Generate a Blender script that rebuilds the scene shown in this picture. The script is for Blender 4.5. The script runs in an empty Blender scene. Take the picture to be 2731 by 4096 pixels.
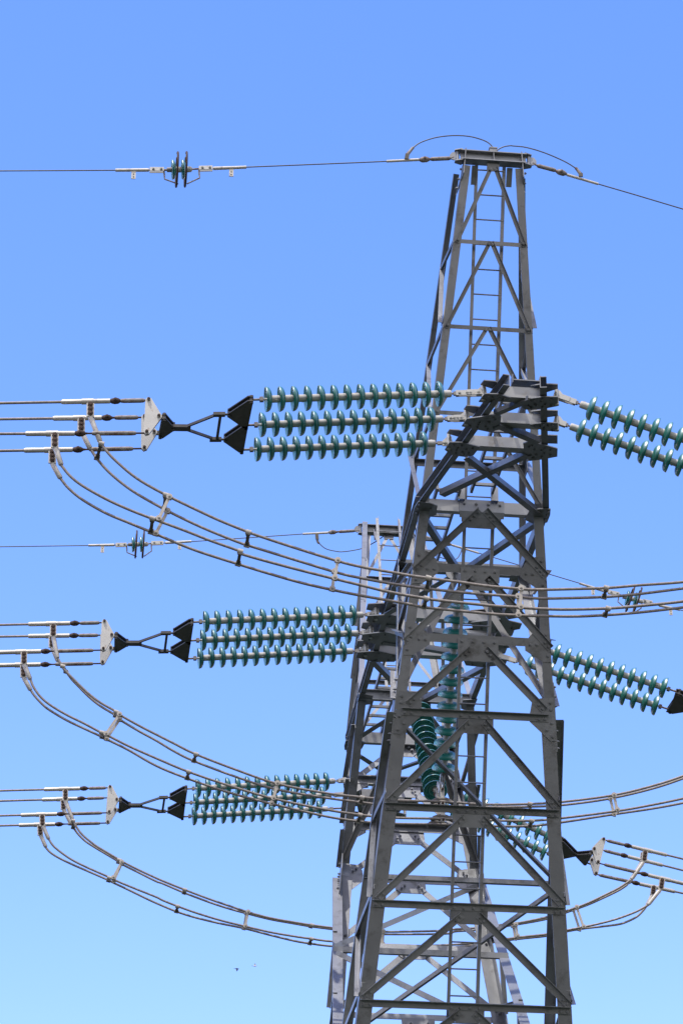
import bpy, math, random
from mathutils import Vector, Matrix
random.seed(7)
SC = bpy.context.scene
COL = SC.collection
H = 16.43                      # height of the crossarm plane above the ground (m)
V = lambda x, y, z: Vector((x, y, z + H))

# ------------------------------------------------------------------ camera
FPX, W0, H0 = 10926.34, 2731.0, 4096.0
YAW, PIT, ROL = 0.107529, 0.472568, 0.00569
CP = V(-4.75223, -32.21317, -14.83455)
_F = Vector((math.sin(YAW)*math.cos(PIT), math.cos(YAW)*math.cos(PIT), math.sin(PIT)))
_R = Vector((math.cos(YAW), -math.sin(YAW), 0)); _U = _R.cross(_F)
_R2 = _R*math.cos(ROL) + _U*math.sin(ROL); _U2 = _U*math.cos(ROL) - _R*math.sin(ROL)
cd = bpy.data.cameras.new('camera'); cam = bpy.data.objects.new('camera', cd); COL.objects.link(cam)
cd.sensor_fit = 'HORIZONTAL'; cd.sensor_width = 24.0; cd.lens = FPX/W0*24.0
cd.clip_start = 0.5; cd.clip_end = 6000
m3 = Matrix((_R2, _U2, -_F)).transposed()
cam.matrix_world = Matrix.Translation(CP) @ m3.to_4x4()
SC.camera = cam

# ------------------------------------------------------------------ light
SUN_EL, SUN_AZ = math.radians(66), math.radians(215)     # azimuth clockwise from +Y
sdir = Vector((math.sin(SUN_AZ)*math.cos(SUN_EL), math.cos(SUN_AZ)*math.cos(SUN_EL), math.sin(SUN_EL)))
w = bpy.data.worlds.new('World'); SC.world = w; w.use_nodes = True
nt = w.node_tree; nt.nodes.clear()
out = nt.nodes.new('ShaderNodeOutputWorld'); bg = nt.nodes.new('ShaderNodeBackground')
sky = nt.nodes.new('ShaderNodeTexSky'); sky.sky_type = 'NISHITA'; sky.sun_disc = False
sky.sun_elevation = SUN_EL; sky.sun_rotation = SUN_AZ
sky.air_density = 1.0; sky.dust_density = 0.6; sky.ozone_density = 1.6; sky.altitude = 100
sp = nt.nodes.new('ShaderNodeSeparateColor'); cb = nt.nodes.new('ShaderNodeCombineColor')   # deep saturated blue of a clear day
nt.links.new(sky.outputs[0], sp.inputs[0])
for ch, (pw, gain) in enumerate(((1.46, .815), (1.15, .995), (1.0, 1.62))):
    a = nt.nodes.new('ShaderNodeMath'); a.operation = 'POWER'; a.inputs[1].default_value = pw
    b = nt.nodes.new('ShaderNodeMath'); b.operation = 'MULTIPLY'; b.inputs[1].default_value = gain
    nt.links.new(sp.outputs[ch], a.inputs[0]); nt.links.new(a.outputs[0], b.inputs[0]); nt.links.new(b.outputs[0], cb.inputs[ch])
# unseen bright cloud added behind the camera to light front steel faces neutrally
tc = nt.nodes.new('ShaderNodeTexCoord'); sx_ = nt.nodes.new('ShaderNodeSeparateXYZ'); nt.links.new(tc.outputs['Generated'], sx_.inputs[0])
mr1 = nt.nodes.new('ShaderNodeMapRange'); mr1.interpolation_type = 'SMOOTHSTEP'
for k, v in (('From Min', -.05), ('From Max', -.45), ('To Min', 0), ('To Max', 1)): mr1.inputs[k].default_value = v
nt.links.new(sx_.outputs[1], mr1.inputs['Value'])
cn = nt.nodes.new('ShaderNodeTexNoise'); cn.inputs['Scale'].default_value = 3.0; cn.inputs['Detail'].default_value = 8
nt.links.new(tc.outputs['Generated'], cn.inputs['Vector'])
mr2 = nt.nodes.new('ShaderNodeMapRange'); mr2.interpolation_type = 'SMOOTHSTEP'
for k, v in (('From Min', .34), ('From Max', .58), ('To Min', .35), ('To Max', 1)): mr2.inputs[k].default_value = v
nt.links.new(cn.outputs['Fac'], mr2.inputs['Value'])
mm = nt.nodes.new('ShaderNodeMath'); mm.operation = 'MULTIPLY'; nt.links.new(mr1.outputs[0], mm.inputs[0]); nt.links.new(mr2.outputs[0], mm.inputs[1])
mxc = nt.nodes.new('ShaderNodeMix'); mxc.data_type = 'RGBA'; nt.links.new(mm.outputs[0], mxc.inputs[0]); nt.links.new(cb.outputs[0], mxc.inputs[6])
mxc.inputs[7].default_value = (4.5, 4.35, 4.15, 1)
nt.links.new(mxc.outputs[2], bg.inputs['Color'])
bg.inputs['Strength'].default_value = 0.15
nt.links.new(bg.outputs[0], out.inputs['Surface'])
sl = bpy.data.lights.new('sun', 'SUN'); sl.energy = 2.1; sl.angle = math.radians(0.53); sl.color = (1, .96, .9)
so = bpy.data.objects.new('sun', sl); COL.objects.link(so)
so.rotation_euler = (-sdir).to_track_quat('-Z', 'Y').to_euler(); so.location = V(-20, -30, 60)
SC.view_settings.view_transform = 'Standard'; SC.view_settings.look = 'None'
SC.view_settings.exposure = 0.6; SC.view_settings.gamma = 1.0

# ------------------------------------------------------------------ materials
def mat(name, base, rough=.5, metal=0., var=.15, scale=6., bump=0., stain=None, stain_amt=.5, stain_scale=8., spec=.5, vary=0.):
    m = bpy.data.materials.new(name); m.use_nodes = True; t = m.node_tree; b = t.nodes['Principled BSDF']
    tc = t.nodes.new('ShaderNodeTexCoord')
    n = t.nodes.new('ShaderNodeTexNoise'); n.inputs['Scale'].default_value = scale; n.inputs['Detail'].default_value = 6
    t.links.new(tc.outputs['Object'], n.inputs['Vector'])
    r = t.nodes.new('ShaderNodeValToRGB'); r.color_ramp.elements[0].position = .3; r.color_ramp.elements[1].position = .7
    c = Vector(base)
    r.color_ramp.elements[0].color = (*(c*(1-var)), 1); r.color_ramp.elements[1].color = (*(c*(1+var)), 1)
    t.links.new(n.outputs['Fac'], r.inputs['Fac']); col = r.outputs['Color']
    if stain:
        n2 = t.nodes.new('ShaderNodeTexNoise'); n2.inputs['Scale'].default_value = stain_scale; n2.inputs['Detail'].default_value = 8
        n2.inputs['Roughness'].default_value = .7
        t.links.new(tc.outputs['Object'], n2.inputs['Vector'])
        r2 = t.nodes.new('ShaderNodeValToRGB'); r2.color_ramp.elements[0].position = 1-stain_amt-.06; r2.color_ramp.elements[1].position = 1-stain_amt+.1
        t.links.new(n2.outputs['Fac'], r2.inputs['Fac'])
        mx = t.nodes.new('ShaderNodeMix'); mx.data_type = 'RGBA'
        t.links.new(r2.outputs['Color'], mx.inputs[0]); t.links.new(col, mx.inputs[6]); mx.inputs[7].default_value = (*stain, 1); col = mx.outputs[2]
    if vary:                              # every member left the zinc bath a little different
        oi = t.nodes.new('ShaderNodeObjectInfo'); mr = t.nodes.new('ShaderNodeMapRange'); mr.inputs['To Min'].default_value = 1-vary; mr.inputs['To Max'].default_value = 1+vary
        t.links.new(oi.outputs['Random'], mr.inputs['Value'])
        vm = t.nodes.new('ShaderNodeVectorMath'); vm.operation = 'SCALE'; t.links.new(col, vm.inputs[0]); t.links.new(mr.outputs[0], vm.inputs['Scale']); col = vm.outputs[0]
    t.links.new(col, b.inputs['Base Color'])
    b.inputs['Roughness'].default_value = rough; b.inputs['Metallic'].default_value = metal
    b.inputs['Specular IOR Level'].default_value = spec
    if bump:
        bp = t.nodes.new('ShaderNodeBump'); bp.inputs['Strength'].default_value = bump; bp.inputs['Distance'].default_value = .01
        n3 = t.nodes.new('ShaderNodeTexNoise'); n3.inputs['Scale'].default_value = scale*8
        t.links.new(tc.outputs['Object'], n3.inputs['Vector']); t.links.new(n3.outputs['Fac'], bp.inputs['Height'])
        t.links.new(bp.outputs[0], b.inputs['Normal'])
    return m
M = {}
M['steel'] = mat('galvanised_steel', (.284, .290, .298), .46, .86, .09, 4, .06, (.172, .170, .166), .42, 4.5, .5, .16)
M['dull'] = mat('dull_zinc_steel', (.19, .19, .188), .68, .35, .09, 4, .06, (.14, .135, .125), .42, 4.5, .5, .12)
M['beam'] = mat('crossarm_steel', (.40, .40, .395), .44, .75, .06, 3, .04, (.30, .275, .235), .38, 5, .5, .08)
M['plate'] = mat('galvanised_plate', (.56, .545, .50), .48, .5, .06, 8, .05, (.30, .17, .08), .33, 9)
M['alu'] = mat('aluminium_sleeve', (.64, .60, .53), .42, .3, .08, 12, .05, (.36, .33, .30), .40, 16)
M['cable'] = mat('stranded_cable', (.31, .275, .245), .55, .2, .25, 30)
M['wire'] = mat('ground_wire_steel', (.15, .155, .165), .5, .3, .15, 30)
M['rust'] = mat('rusty_steel', (.075, .045, .033), .75, 0, .3, 20, .1)
M['rod'] = mat('turnbuckle_steel', (.30, .28, .26), .6, .1, .2, 20, .1, (.17, .09, .055), .48, 14)
M['dark'] = mat('dark_yoke_steel', (.10, .094, .085), .5, .3, .2, 10, .1, (.09, .06, .045), .38, 12)
M['cap'] = mat('insulator_cap_paint', (.60, .58, .53), .5, 0, .08, 15, .05, (.30, .25, .18), .36, 10)
M['clamp'] = mat('spacer_alloy', (.50, .46, .40), .5, .1, .1, 12, .05, (.30, .24, .18), .36, 14)
M['dclamp'] = mat('dark_spacer_link', (.13, .115, .095), .55, .1, .15, 12)
M['bird_dark'] = mat('dark_feathers', (.06, .06, .08), .8); M['bird_pale'] = mat('pale_feathers', (.6, .6, .62), .8)
def glass_mat():
    m = bpy.data.materials.new('teal_glass'); m.use_nodes = True; t = m.node_tree; b = t.nodes['Principled BSDF']
    b.inputs['Base Color'].default_value = (.005, .20, .158, 1); b.inputs['Roughness'].default_value = .13
    b.inputs['IOR'].default_value = 1.5; b.inputs['Transmission Weight'].default_value = .28
    b.inputs['Specular IOR Level'].default_value = .35
    tc = t.nodes.new('ShaderNodeTexCoord'); n = t.nodes.new('ShaderNodeTexNoise'); n.inputs['Scale'].default_value = 22
    t.links.new(tc.outputs['Object'], n.inputs['Vector'])
    mr = t.nodes.new('ShaderNodeMapRange'); mr.inputs['To Min'].default_value = .32; mr.inputs['To Max'].default_value = .5
    t.links.new(n.outputs['Fac'], mr.inputs['Value']); t.links.new(mr.outputs[0], b.inputs['Roughness'])
    return m
M['glass'] = glass_mat()
def ground_mat():
    m = mat('grass_field', (.022, .03, .012), .95, 0, .4, .6, .2, (.05, .042, .022), .4, .15); return m
M['grass'] = ground_mat()

# ------------------------------------------------------------------ mesh helpers
class MB:
    def __init__(s): s.v = []; s.f = []; s.sm = []
    def add(s, vs, fs, smooth=False):
        o = len(s.v); s.v += [Vector(p) for p in vs]; s.f += [tuple(i+o for i in f) for f in fs]; s.sm += [smooth]*len(fs)
    def prism(s, pts, d):                     # polygon pts extruded by vector d
        n = len(pts); pts = [Vector(p) for p in pts]; d = Vector(d)
        nrm = sum(((pts[i]-pts[0]).cross(pts[i+1]-pts[0]) for i in range(1, n-1)), Vector())
        if nrm.dot(d) > 0: pts = pts[::-1]
        s.add(pts + [p+d for p in pts], [tuple(range(n)), tuple(range(2*n-1, n-1, -1))] + [(i, n+i, n+(i+1) % n, (i+1) % n) for i in range(n)])
    def box(s, A, B, up, wu, wv):             # bar A->B, centred, wu along up, wv across
        A = Vector(A); B = Vector(B); a = (B-A).normalized(); u = Vector(up); u = (u-a*u.dot(a)).normalized(); v = a.cross(u)
        s.prism([A+u*wu/2+v*wv/2, A-u*wu/2+v*wv/2, A-u*wu/2-v*wv/2, A+u*wu/2-v*wv/2], B-A)
    def sect(s, A, B, e1, e2, prof):          # arbitrary profile (list of (p,q)) along A->B
        A = Vector(A); B = Vector(B); a = (B-A).normalized(); e1 = Vector(e1); e1 = (e1-a*e1.dot(a)).normalized()
        e2 = Vector(e2); e2 = e2-a*e2.dot(a); e2 = (e2-e1*e2.dot(e1)).normalized()
        n = len(prof); P = [A+e1*p+e2*q for p, q in prof]; Q = [B+e1*p+e2*q for p, q in prof]
        s.add(P+Q, [(i, (i+1) % n, n+(i+1) % n, n+i) for i in range(n)])
        if n == 6 and prof[3] == (prof[2][1], prof[3][1]):
            s.add(P, [(0, 1, 2, 3), (0, 3, 4, 5)]); s.add(Q, [(3, 2, 1, 0), (5, 4, 3, 0)])
        else:
            s.add(P, [tuple(range(n))]); s.add(Q, [tuple(range(n-1, -1, -1))])
    def angle(s, A, B, e1, w1, e2, w2, t=.008):
        s.sect(A, B, e1, e2, [(0, 0), (w1, 0), (w1, t), (t, t), (t, w2), (0, w2)])
    def channel(s, A, B, e1, h, e2, w, t=.008):   # web along e1 (centred), flanges along e2
        s.sect(A, B, e1, e2, [(-h/2, 0), (h/2, 0), (h/2, w), (h/2-t, w), (h/2-t, t), (-h/2+t, t), (-h/2+t, w), (-h/2, w)])
    def ibeam(s, A, B, e1, h, e2, w, t=.01):
        a = w/2; s.sect(A, B, e1, e2, [(-h/2, -a), (-h/2, a), (-h/2+t, a), (-h/2+t, t/2), (h/2-t, t/2), (h/2-t, a), (h/2, a), (h/2, -a), (h/2-t, -a), (h/2-t, -t/2), (-h/2+t, -t/2), (-h/2+t, -a)])
    def tube(s, pts, r, n=8, caps=True):
        pts = [Vector(p) for p in pts]; rs = r if isinstance(r, (list, tuple)) else [r]*len(pts)
        rings = []; ref = None
        for i, p in enumerate(pts):
            t = (pts[min(i+1, len(pts)-1)]-pts[max(i-1, 0)]).normalized()
            if ref is None: ref = Vector((0, 0, 1)) if abs(t.z) < .9 else Vector((1, 0, 0))
            u = (ref-t*ref.dot(t)).normalized(); v = t.cross(u); ref = u
            rings.append([p+(u*math.cos(6.28318*k/n)+v*math.sin(6.28318*k/n))*rs[i] for k in range(n)])
        vs = [q for g in rings for q in g]; fs = []
        for i in range(len(pts)-1):
            for k in range(n): fs.append((i*n+k, i*n+(k+1) % n, (i+1)*n+(k+1) % n, (i+1)*n+k))
        s.add(vs, fs, True)
        if caps: s.add(rings[0], [tuple(range(n-1, -1, -1))]); s.add(rings[-1], [tuple(range(n))])
    def lathe(s, prof, n=24, A=Vector(), a=Vector((1, 0, 0)), close=False, smooth=True):   # prof: (r, x)
        a = Vector(a).normalized(); ref = Vector((0, 0, 1)) if abs(a.z) < .9 else Vector((0, 1, 0))
        u = (ref-a*ref.dot(a)).normalized(); v = a.cross(u); vs = []; fs = []
        for r, x in prof: vs += [Vector(A)+a*x+(u*math.cos(6.28318*k/n)+v*math.sin(6.28318*k/n))*r for k in range(n)]
        L = len(prof)
        for i in range(L if close else L-1):
            j = (i+1) % L
            for k in range(n): fs.append((i*n+k, i*n+(k+1) % n, j*n+(k+1) % n, j*n+k))
        s.add(vs, fs, smooth)
    def bolt(s, P, n, r=.0185, h=.02):
        n = Vector(n).normalized(); P = Vector(P)
        ref = Vector((.3, .2, 1)) if abs(n.z) < .9 else Vector((1, .2, 0)); u = (ref-n*ref.dot(n)).normalized(); v = n.cross(u)
        s.prism([P+(u*math.cos(1.0472*k)+v*math.sin(1.0472*k))*r for k in range(6)], n*h)
        s.prism([P+n*h+(u*math.cos(1.0472*k)+v*math.sin(1.0472*k))*r*.5 for k in range(6)], n*h*.5)
    def mesh(s, name, org=Vector()):
        me = bpy.data.meshes.new(name); me.from_pydata([p-org for p in s.v], [], s.f)
        me.polygons.foreach_set('use_smooth', s.sm); me.update(); return me
def thing(name, label, cat, loc, group=None, mw=None):
    o = bpy.data.objects.new(name, None); COL.objects.link(o)
    o.empty_display_size = .1
    if mw is not None: o.matrix_world = mw
    else: o.location = loc
    o['label'] = label; o['category'] = cat
    if group: o['group'] = group
    return o
def worg(p):
    q = Vector()
    while p: q = q+p.location; p = p.parent
    return q
def obj(name, mb, m, parent=None, label=None):        # mb in world coordinates; parent chain unrotated
    me = mb.mesh(name, worg(parent)); me.materials.append(M[m])
    o = bpy.data.objects.new(name, me); COL.objects.link(o); o.parent = parent
    if label: o['label'] = label
    return o
def inst(name, me, parent, loc):
    o = bpy.data.objects.new(name, me); COL.objects.link(o); o.parent = parent; o.location = loc; return o
def solo(name, mb, m, label, cat, group=None):
    c = sum(mb.v, Vector())/len(mb.v); me = mb.mesh(name, c); me.materials.append(M[m])
    o = bpy.data.objects.new(name, me); COL.objects.link(o); o.location = c
    o['label'] = label; o['category'] = cat
    if group: o['group'] = group
    return o
# measured image rays -> points on real planes of the structure
def ray(px, py): return _F + _R2*((px-1365.5)/FPX) - _U2*((py-2048)/FPX)
def onY(px, py, Y): d = ray(px, py); return CP + d*((Y-CP.y)/d.y)
def onZ(px, py, z): d = ray(px, py); return CP + d*((z+H-CP.z)/d.z)
NO = Vector((0, -1, -.336)).normalized()
OP = V(0, -3.712, 0)
def onO(px, py): d = ray(px, py); return CP + d*((OP-CP).dot(NO)/d.dot(NO))
def C(ox, oy, s, L): return [(ox+x/s, oy+y/s) for x, y in L]
def spl(pts, n=6):                        # Catmull-Rom
    P = [Vector(p) for p in pts]; P = [P[0]*2-P[1]]+P+[P[-1]*2-P[-2]]; R = []
    for i in range(1, len(P)-2):
        for k in range(n):
            t = k/n; a, b, c, d = P[i-1:i+3]
            R.append(.5*((2*b)+(c-a)*t+(2*a-5*b+4*c-d)*t*t+(3*b-a-3*c+d)*t**3))
    return R+[P[-2]]

# ------------------------------------------------------------------ ground
g = MB(); g.add([(-3000, -3000, 0), (3000, -3000, 0), (3000, 3000, 0), (-3000, 3000, 0)], [(0, 1, 2, 3)])
go = solo('ground', g, 'grass', '', ''); del go['label']; del go['category']; go['kind'] = 'structure'

# ------------------------------------------------------------------ tower
T = thing('transmission_tower', 'tall dark grey steel lattice pylon with two forked masts and a long crossarm', 'pylon', Vector((0, 0, 0)))
def part(name, mb, m='steel', s=1, parent=None, rot=False):
    if s < 0:
        for p in mb.v:
            p.y = -p.y
            if rot: p.x = -p.x
        if not rot: mb.f = [f[::-1] for f in mb.f]
    return obj(name, mb, m, parent or T)
def yo(z): return -3.712-.336*z
def hx(z): return .732-.092*z
def O(x, z, off=0): return V(x, yo(z), z)+NO*off
XH = Vector((1, 0, 0)); UP = Vector((0, 0, 1)); YH = Vector((0, 1, 0))
UPO = Vector((0, -.336, 1)).normalized()            # up within the outer plane
def I_peak(x_s, t): return V(x_s*(.44+(.80-.44)*t), -4.73+(4.73-2.07)*t, 4.02*(1-t))
def I_arm(x_s, t): return V(x_s*(.80+.147*t), -2.07-.86*t, -2.33*t)
def I_body(x_s, z): return V(x_s*(.8686-.0776*z), -4.786-.7907*z, z)
NI = Vector((0, 1, .7907)).normalized()
lev_peak = [3.07, 2.07, 1.07]
lev_arm = [-.718, -1.51]
lev_body = [-2.313, -3.367, -4.432, -5.514, -6.62]
WAIST = -7.4

def flat(mb, px, off, t, lift=None):                  # polygon measured in the picture, laid on the outer plane
    mb.prism([onO(*p)+NO*off for p in px], NO*t)
def brace_end_bolts(mb, A, B, e1, w, n, k, off):
    a = (B-A).normalized()
    for j in range(k):
        if k > 1: mb.bolt(A+a*(.035+.062*j)+e1*w*.55-n*.013, -n)
        mb.bolt(A+a*(.035+.062*j)+e1*w*.55+n*off, n)
def outer_brace(A, B, w, out, s, nb=(2, 2), t=.008, r=None):
    """angle on the outer face: flange 1 in the plane below the corner line, flange 2 sticking outwards"""
    mb = MB(); a = (B-A).normalized(); e1 = a.cross(NO); e1 = e1 if e1.z < 0 else -e1
    mb.angle(A+NO*.014, B+NO*.014, e1, w, NO, out, t)
    brace_end_bolts(mb, A, B, e1, w, NO, nb[0], .022); brace_end_bolts(mb, B, A, e1, w, NO, nb[1], .022)
    part('diagonal_brace', mb, 'steel', s)

def half(s):
    # --- outer legs
    for sx in (-1, 1):
        mb = MB(); mb.angle(O(sx*hx(3.95), 3.95), O(sx*hx(-.05), -.05), (-sx, 0, 0), .095, -NO, .095, .01); part('tower_leg', mb, 'steel', s)
        mb = MB(); mb.angle(O(sx*hx(-.055), -.055), O(sx*hx(-2.33), -2.33), (-sx, 0, 0), .115, -NO, .115, .012); part('tower_leg', mb, 'steel', s)
        mb = MB(); mb.angle(O(sx*hx(-2.335), -2.335), O(sx*hx(WAIST), WAIST), (-sx, 0, 0), .165, -NO, .165, .014); part('tower_leg', mb, 'steel', s)
        # --- inner legs: peak, arm, body
        mb = MB(); mb.angle(I_peak(sx, 0), I_peak(sx, 1), (-sx, 0, 0), .075, (0, -1, 0), .075, .009); part('tower_leg', mb, 'steel', s)
        mb = MB(); mb.angle(I_arm(sx, .02), I_arm(sx, .93), (-sx, 0, 0), .11, (0, -1, 0), .11, .01); part('tower_leg', mb, 'steel', s)
        mb = MB(); mb.angle(I_body(sx, -2.36), I_body(sx, -5.9), (-sx, 0, 0), .13, (0, -1, 0), .05, .01); part('tower_leg', mb, 'steel', s)
    # --- peak: ring beams and A braces
    for z in lev_peak:
        mb = MB(); x = hx(z)-.06; mb.angle(O(-x, z, .002), O(x, z, .002), -UPO, .05, -NO, .05, .006); part('ring_beam', mb, 'steel', s)
    tops = [3.945]+[z-.005 for z in lev_peak]; lows = lev_peak+[.08]
    for zt, zl in zip(tops, lows):
        for sx in (-1, 1):
            outer_brace(O(sx*(.045 if zt > 3.5 else .03), zt), O(sx*(hx(zl)-.015), zl-.035), .048, .035, s, (1, 1), .005)
    mb = MB(); A = I_peak(-1, .735); B = I_peak(1, .735); mb.angle(A, B, -UP, .07, (0, -1, 0), .07, .008); part('ring_beam', mb, 'steel', s)
    # side braces of the peak
    fz = [3.07, 2.07, 1.07, .08]; bt = [.23, .478, .722]
    for sx in (-1, 1):
        for i in range(3):
            N = I_peak(sx, bt[i])
            up = O(sx*hx(fz[i]), fz[i]); dn = O(sx*hx(fz[i+1]), fz[i+1]+.02)
            mb = MB(); mb.angle(up+XH*sx*.004, N+XH*sx*.004-UP*.05, -UP, .05, (-sx, 0, 0), .045, .006); part('side_brace', mb, 'steel', s)
            mb = MB(); mb.angle(N+XH*sx*(.006 if i == 2 else -.055), dn+XH*sx*.006-NO*.02, (0, 1, 0), .06, (sx, 0, 0), .055, .006); part('side_brace', mb, 'steel', s)
    # --- peak beam carrying the ground wire
    PY, PZ = -5.06, 4.05
    mb = MB(); mb.ibeam(V(-.40, PY, PZ), V(.40, PY, PZ), UP, .135, YH, .13, .012)
    for sx in (-1, 1):
        mb.prism([V(sx*.335, PY-.072, PZ+.085), V(sx*.335, PY+.10, PZ+.085), V(sx*.345, PY+.12, PZ-.10), V(sx*.40, PY+.36, PZ-.32), V(sx*.405, PY+.26, PZ-.36), V(sx*.36, PY-.03, PZ-.25)], (sx*.012, 0, 0))
        for q in ((.02, -.17), (.13, -.24), (.24, -.30)): mb.bolt(V(sx*(.345+.07*(.085-q[1])/.445), PY+q[0], PZ+q[1]), (sx, 0, 0), .016, .016)
        mb.prism([V(sx*.38, PY-.066, PZ+.070), V(sx*.47, PY-.03, PZ+.070), V(sx*.47, PY+.03, PZ+.070), V(sx*.38, PY+.066, PZ+.070)], (0, 0, .012))
        mb.prism([V(sx*.38, PY-.066, PZ-.070), V(sx*.47, PY-.03, PZ-.070), V(sx*.47, PY+.03, PZ-.070), V(sx*.38, PY+.066, PZ-.070)], (0, 0, -.012))
        mb.tube([V(sx*.435, PY, PZ-.08), V(sx*.435, PY, PZ+.08)], .02, 10)
        mb.prism([V(sx*.445, PY-.008, PZ+.055), V(sx*.50, PY-.008, PZ+.05), V(sx*.53, PY-.008, PZ+.01), V(sx*.53, PY-.008, PZ-.04), V(sx*.48, PY-.008, PZ-.06), V(sx*.445, PY-.008, PZ-.03)], (0, .016, 0))
        mb.angle(V(sx*.215-.03, PY+.07, PZ-.07), V(sx*.215-.03, PY+.19, PZ-.27), XH, .065, YH, .05, .008)
    mb.box(V(0, PY-.06, PZ), V(0, PY-.004, PZ), UP, .11, .008)
    part('peak_beam', mb, 'steel', s)
    mb = MB(); mb.prism([O(-.075, 3.99, .002), O(.075, 3.99, .002), O(.075, 3.895, .002), O(-.075, 3.895, .002)], NO*.01); part('gusset_plate', mb, 'steel', s)
    if s > 0: mb = MB(); mb.box(V(-.045, PY, PZ+.105), V(.045, PY, PZ+.105), UP, .05, .07)
    if s > 0:
        mb.box(V(-.05, PY, PZ+.138), V(.05, PY, PZ+.138), UP, .014, .085)
        part('wire_clamp', mb, 'steel', s)
    # --- arm and body: braces measured on the near mast
    q1 = lambda L: C(1600, 1950, 2.412, L)
    br = [(*q1([(745, 198), (118, 775)]), .085, (3, 2)), (*q1([(840, 200), (1428, 838)]), .085, (3, 3)),
          (*q1([(688, 848), (20, 1465)]), .085, (2, 2)), (*q1([(862, 852), (1472, 1535)]), .085, (2, 2)),
          ((1875, 2586), (1621, 2807), .085, (2, 2)), ((1949, 2588), (2187, 2834), .085, (2, 2)),
          ((1871, 2877), (1544, 3196), .085, (2, 2)), ((1943, 2880), (2239, 3227), .085, (2, 2)),
          ((1851, 3256), (1497, 3589), .085, (2, 2)), ((1933, 3264), (2262, 3616), .085, (2, 2)),
          ((1839, 3649), (1446, 3980), .085, (2, 2)), ((1921, 3652), (2285, 4014), .085, (2, 2)),
          ((1831, 4039), (1392, 4378), .09, (2, 2)), ((1904, 4042), (2309, 4418), .09, (2, 2))]
    for a, b, wd, nb in br: outer_brace(onO(*a), onO(*b), wd, .05, s, nb)
    for z in lev_arm:
        mb = MB(); x = hx(z)-.14; mb.angle(O(-x, z+.045, .002), O(x, z+.045, .002), -UPO, .10, -NO, .07, .008); part('ring_beam', mb, 'steel', s)
    for z in lev_body:
        mb = MB(); x = hx(z)-.012 if z < -2.4 else hx(z)-.075
        mb.angle(O(-x, z, .014), O(x, z, .014), -UPO, .088, NO, .07, .009)
        for xx in (-x+.04, -x+.115, x-.115, x-.04, -.17, -.06, .05, .16): mb.bolt(O(xx, z-.055, .022), NO)
        part('ring_beam', mb, 'steel', s)
    # front beam under the crossarm
    mb = MB(); fy = yo(-.075)-.004; mb.sect(V(-.66, fy, 0), V(.66, fy, 0), (0, 0, 1), (0, 1, 0), [(-.075, 0), (.075, 0), (.075, .08), (-.075, .08)]); part('ring_beam', mb, 'beam', s)
    # --- gusset plates
    c4 = lambda L: C(1300, 2000, 1.4255, L); c1 = lambda L: C(1750, 2400, 3.136, L)
    pl = [(q1([(590, 240), (972, 262), (972, 335), (905, 405), (650, 390), (590, 325)]), .003, []),
          (q1([(150, 605), (255, 614), (345, 690), (375, 790), (360, 830), (215, 925), (108, 930)]), .002, q1([(182, 650), (152, 885), (262, 783), (325, 785)])),
          (q1([(1300, 672), (1390, 672), (1408, 880), (1393, 975), (1305, 970), (1160, 870), (1155, 840), (1200, 730)]), .002, q1([(1360, 712), (1375, 943), (1212, 833), (1276, 836)])),
          (q1([(580, 768), (955, 790), (955, 920), (885, 1003), (650, 990), (580, 930)]), .012, q1([(625, 802), (721, 806), (817, 812), (913, 818)])),
          (c4([(455, 695), (515, 700), (600, 775), (595, 825), (500, 885), (445, 885)]), .002, c4([(485, 725), (468, 852), (535, 793), (572, 796)])),
          (c4([(1195, 745), (1275, 745), (1290, 925), (1240, 925), (1140, 860), (1138, 810)]), .002, c4([(1257, 768), (1268, 890), (1168, 826), (1205, 826)])),
          (c1([(250, 480), (757, 500), (757, 720), (680, 785), (330, 765), (250, 700)]), .012, c1([(303, 518), (439, 525), (574, 530), (709, 538)])),
          (C(1350, 2600, 3.136, [(765, 510), (985, 535), (1050, 640), (1055, 825), (790, 1060), (698, 1050)]), .002, C(1350, 2600, 3.136, [(803, 577), (796, 660), (776, 830), (832, 922), (755, 998)])),
          (C(1900, 2700, 1.887, [(490, 178), (595, 175), (614, 500), (570, 505), (410, 355), (412, 290), (428, 205)]), .002, C(1900, 2700, 1.887, [(566, 213), (568, 264), (575, 366), (539, 418), (582, 467)])),
          (c1([(250, 1480), (697, 1500), (697, 1640), (640, 1690), (340, 1675), (250, 1600)]), .002, []),
          (C(1200, 3000, 1.3067, [(795, 322), (992, 332), (990, 380), (955, 410), (835, 405), (795, 370)]), .002, []),
          (C(1200, 3000, 1.3067, [(785, 830), (980, 840), (978, 888), (945, 917), (830, 912), (785, 880)]), .002, []),
          (C(1200, 3000, 1.3067, [(776, 1345), (962, 1352), (962, 1400), (930, 1432), (815, 1428), (776, 1395)]), .002, [])]
    for px, off, bl in pl:
        mb = MB(); flat(mb, px, off, .01)
        for b in bl: mb.bolt(onO(*b)+NO*(off+.01), NO)
        part('gusset_plate', mb, 'steel', s)
    # bent centre plate on the front beam
    ff = yo(-.075)-.006
    mb = MB(); mb.prism([V(-.27, ff, .085), V(.27, ff, .085), V(.27, ff, -.07), V(-.27, ff, -.07)], (0, -.01, 0))
    for x in (-.21, -.065, .08, .22): mb.bolt(V(x, ff-.01, .03), (0, -1, 0))
    mb.prism([V(-.27, ff-.01, -.07), V(.27, ff-.01, -.07), O(.265, -.135, .013), O(-.265, -.135, .013)], (0, .01, 0))
    part('gusset_plate', mb, 'steel', s)
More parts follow.
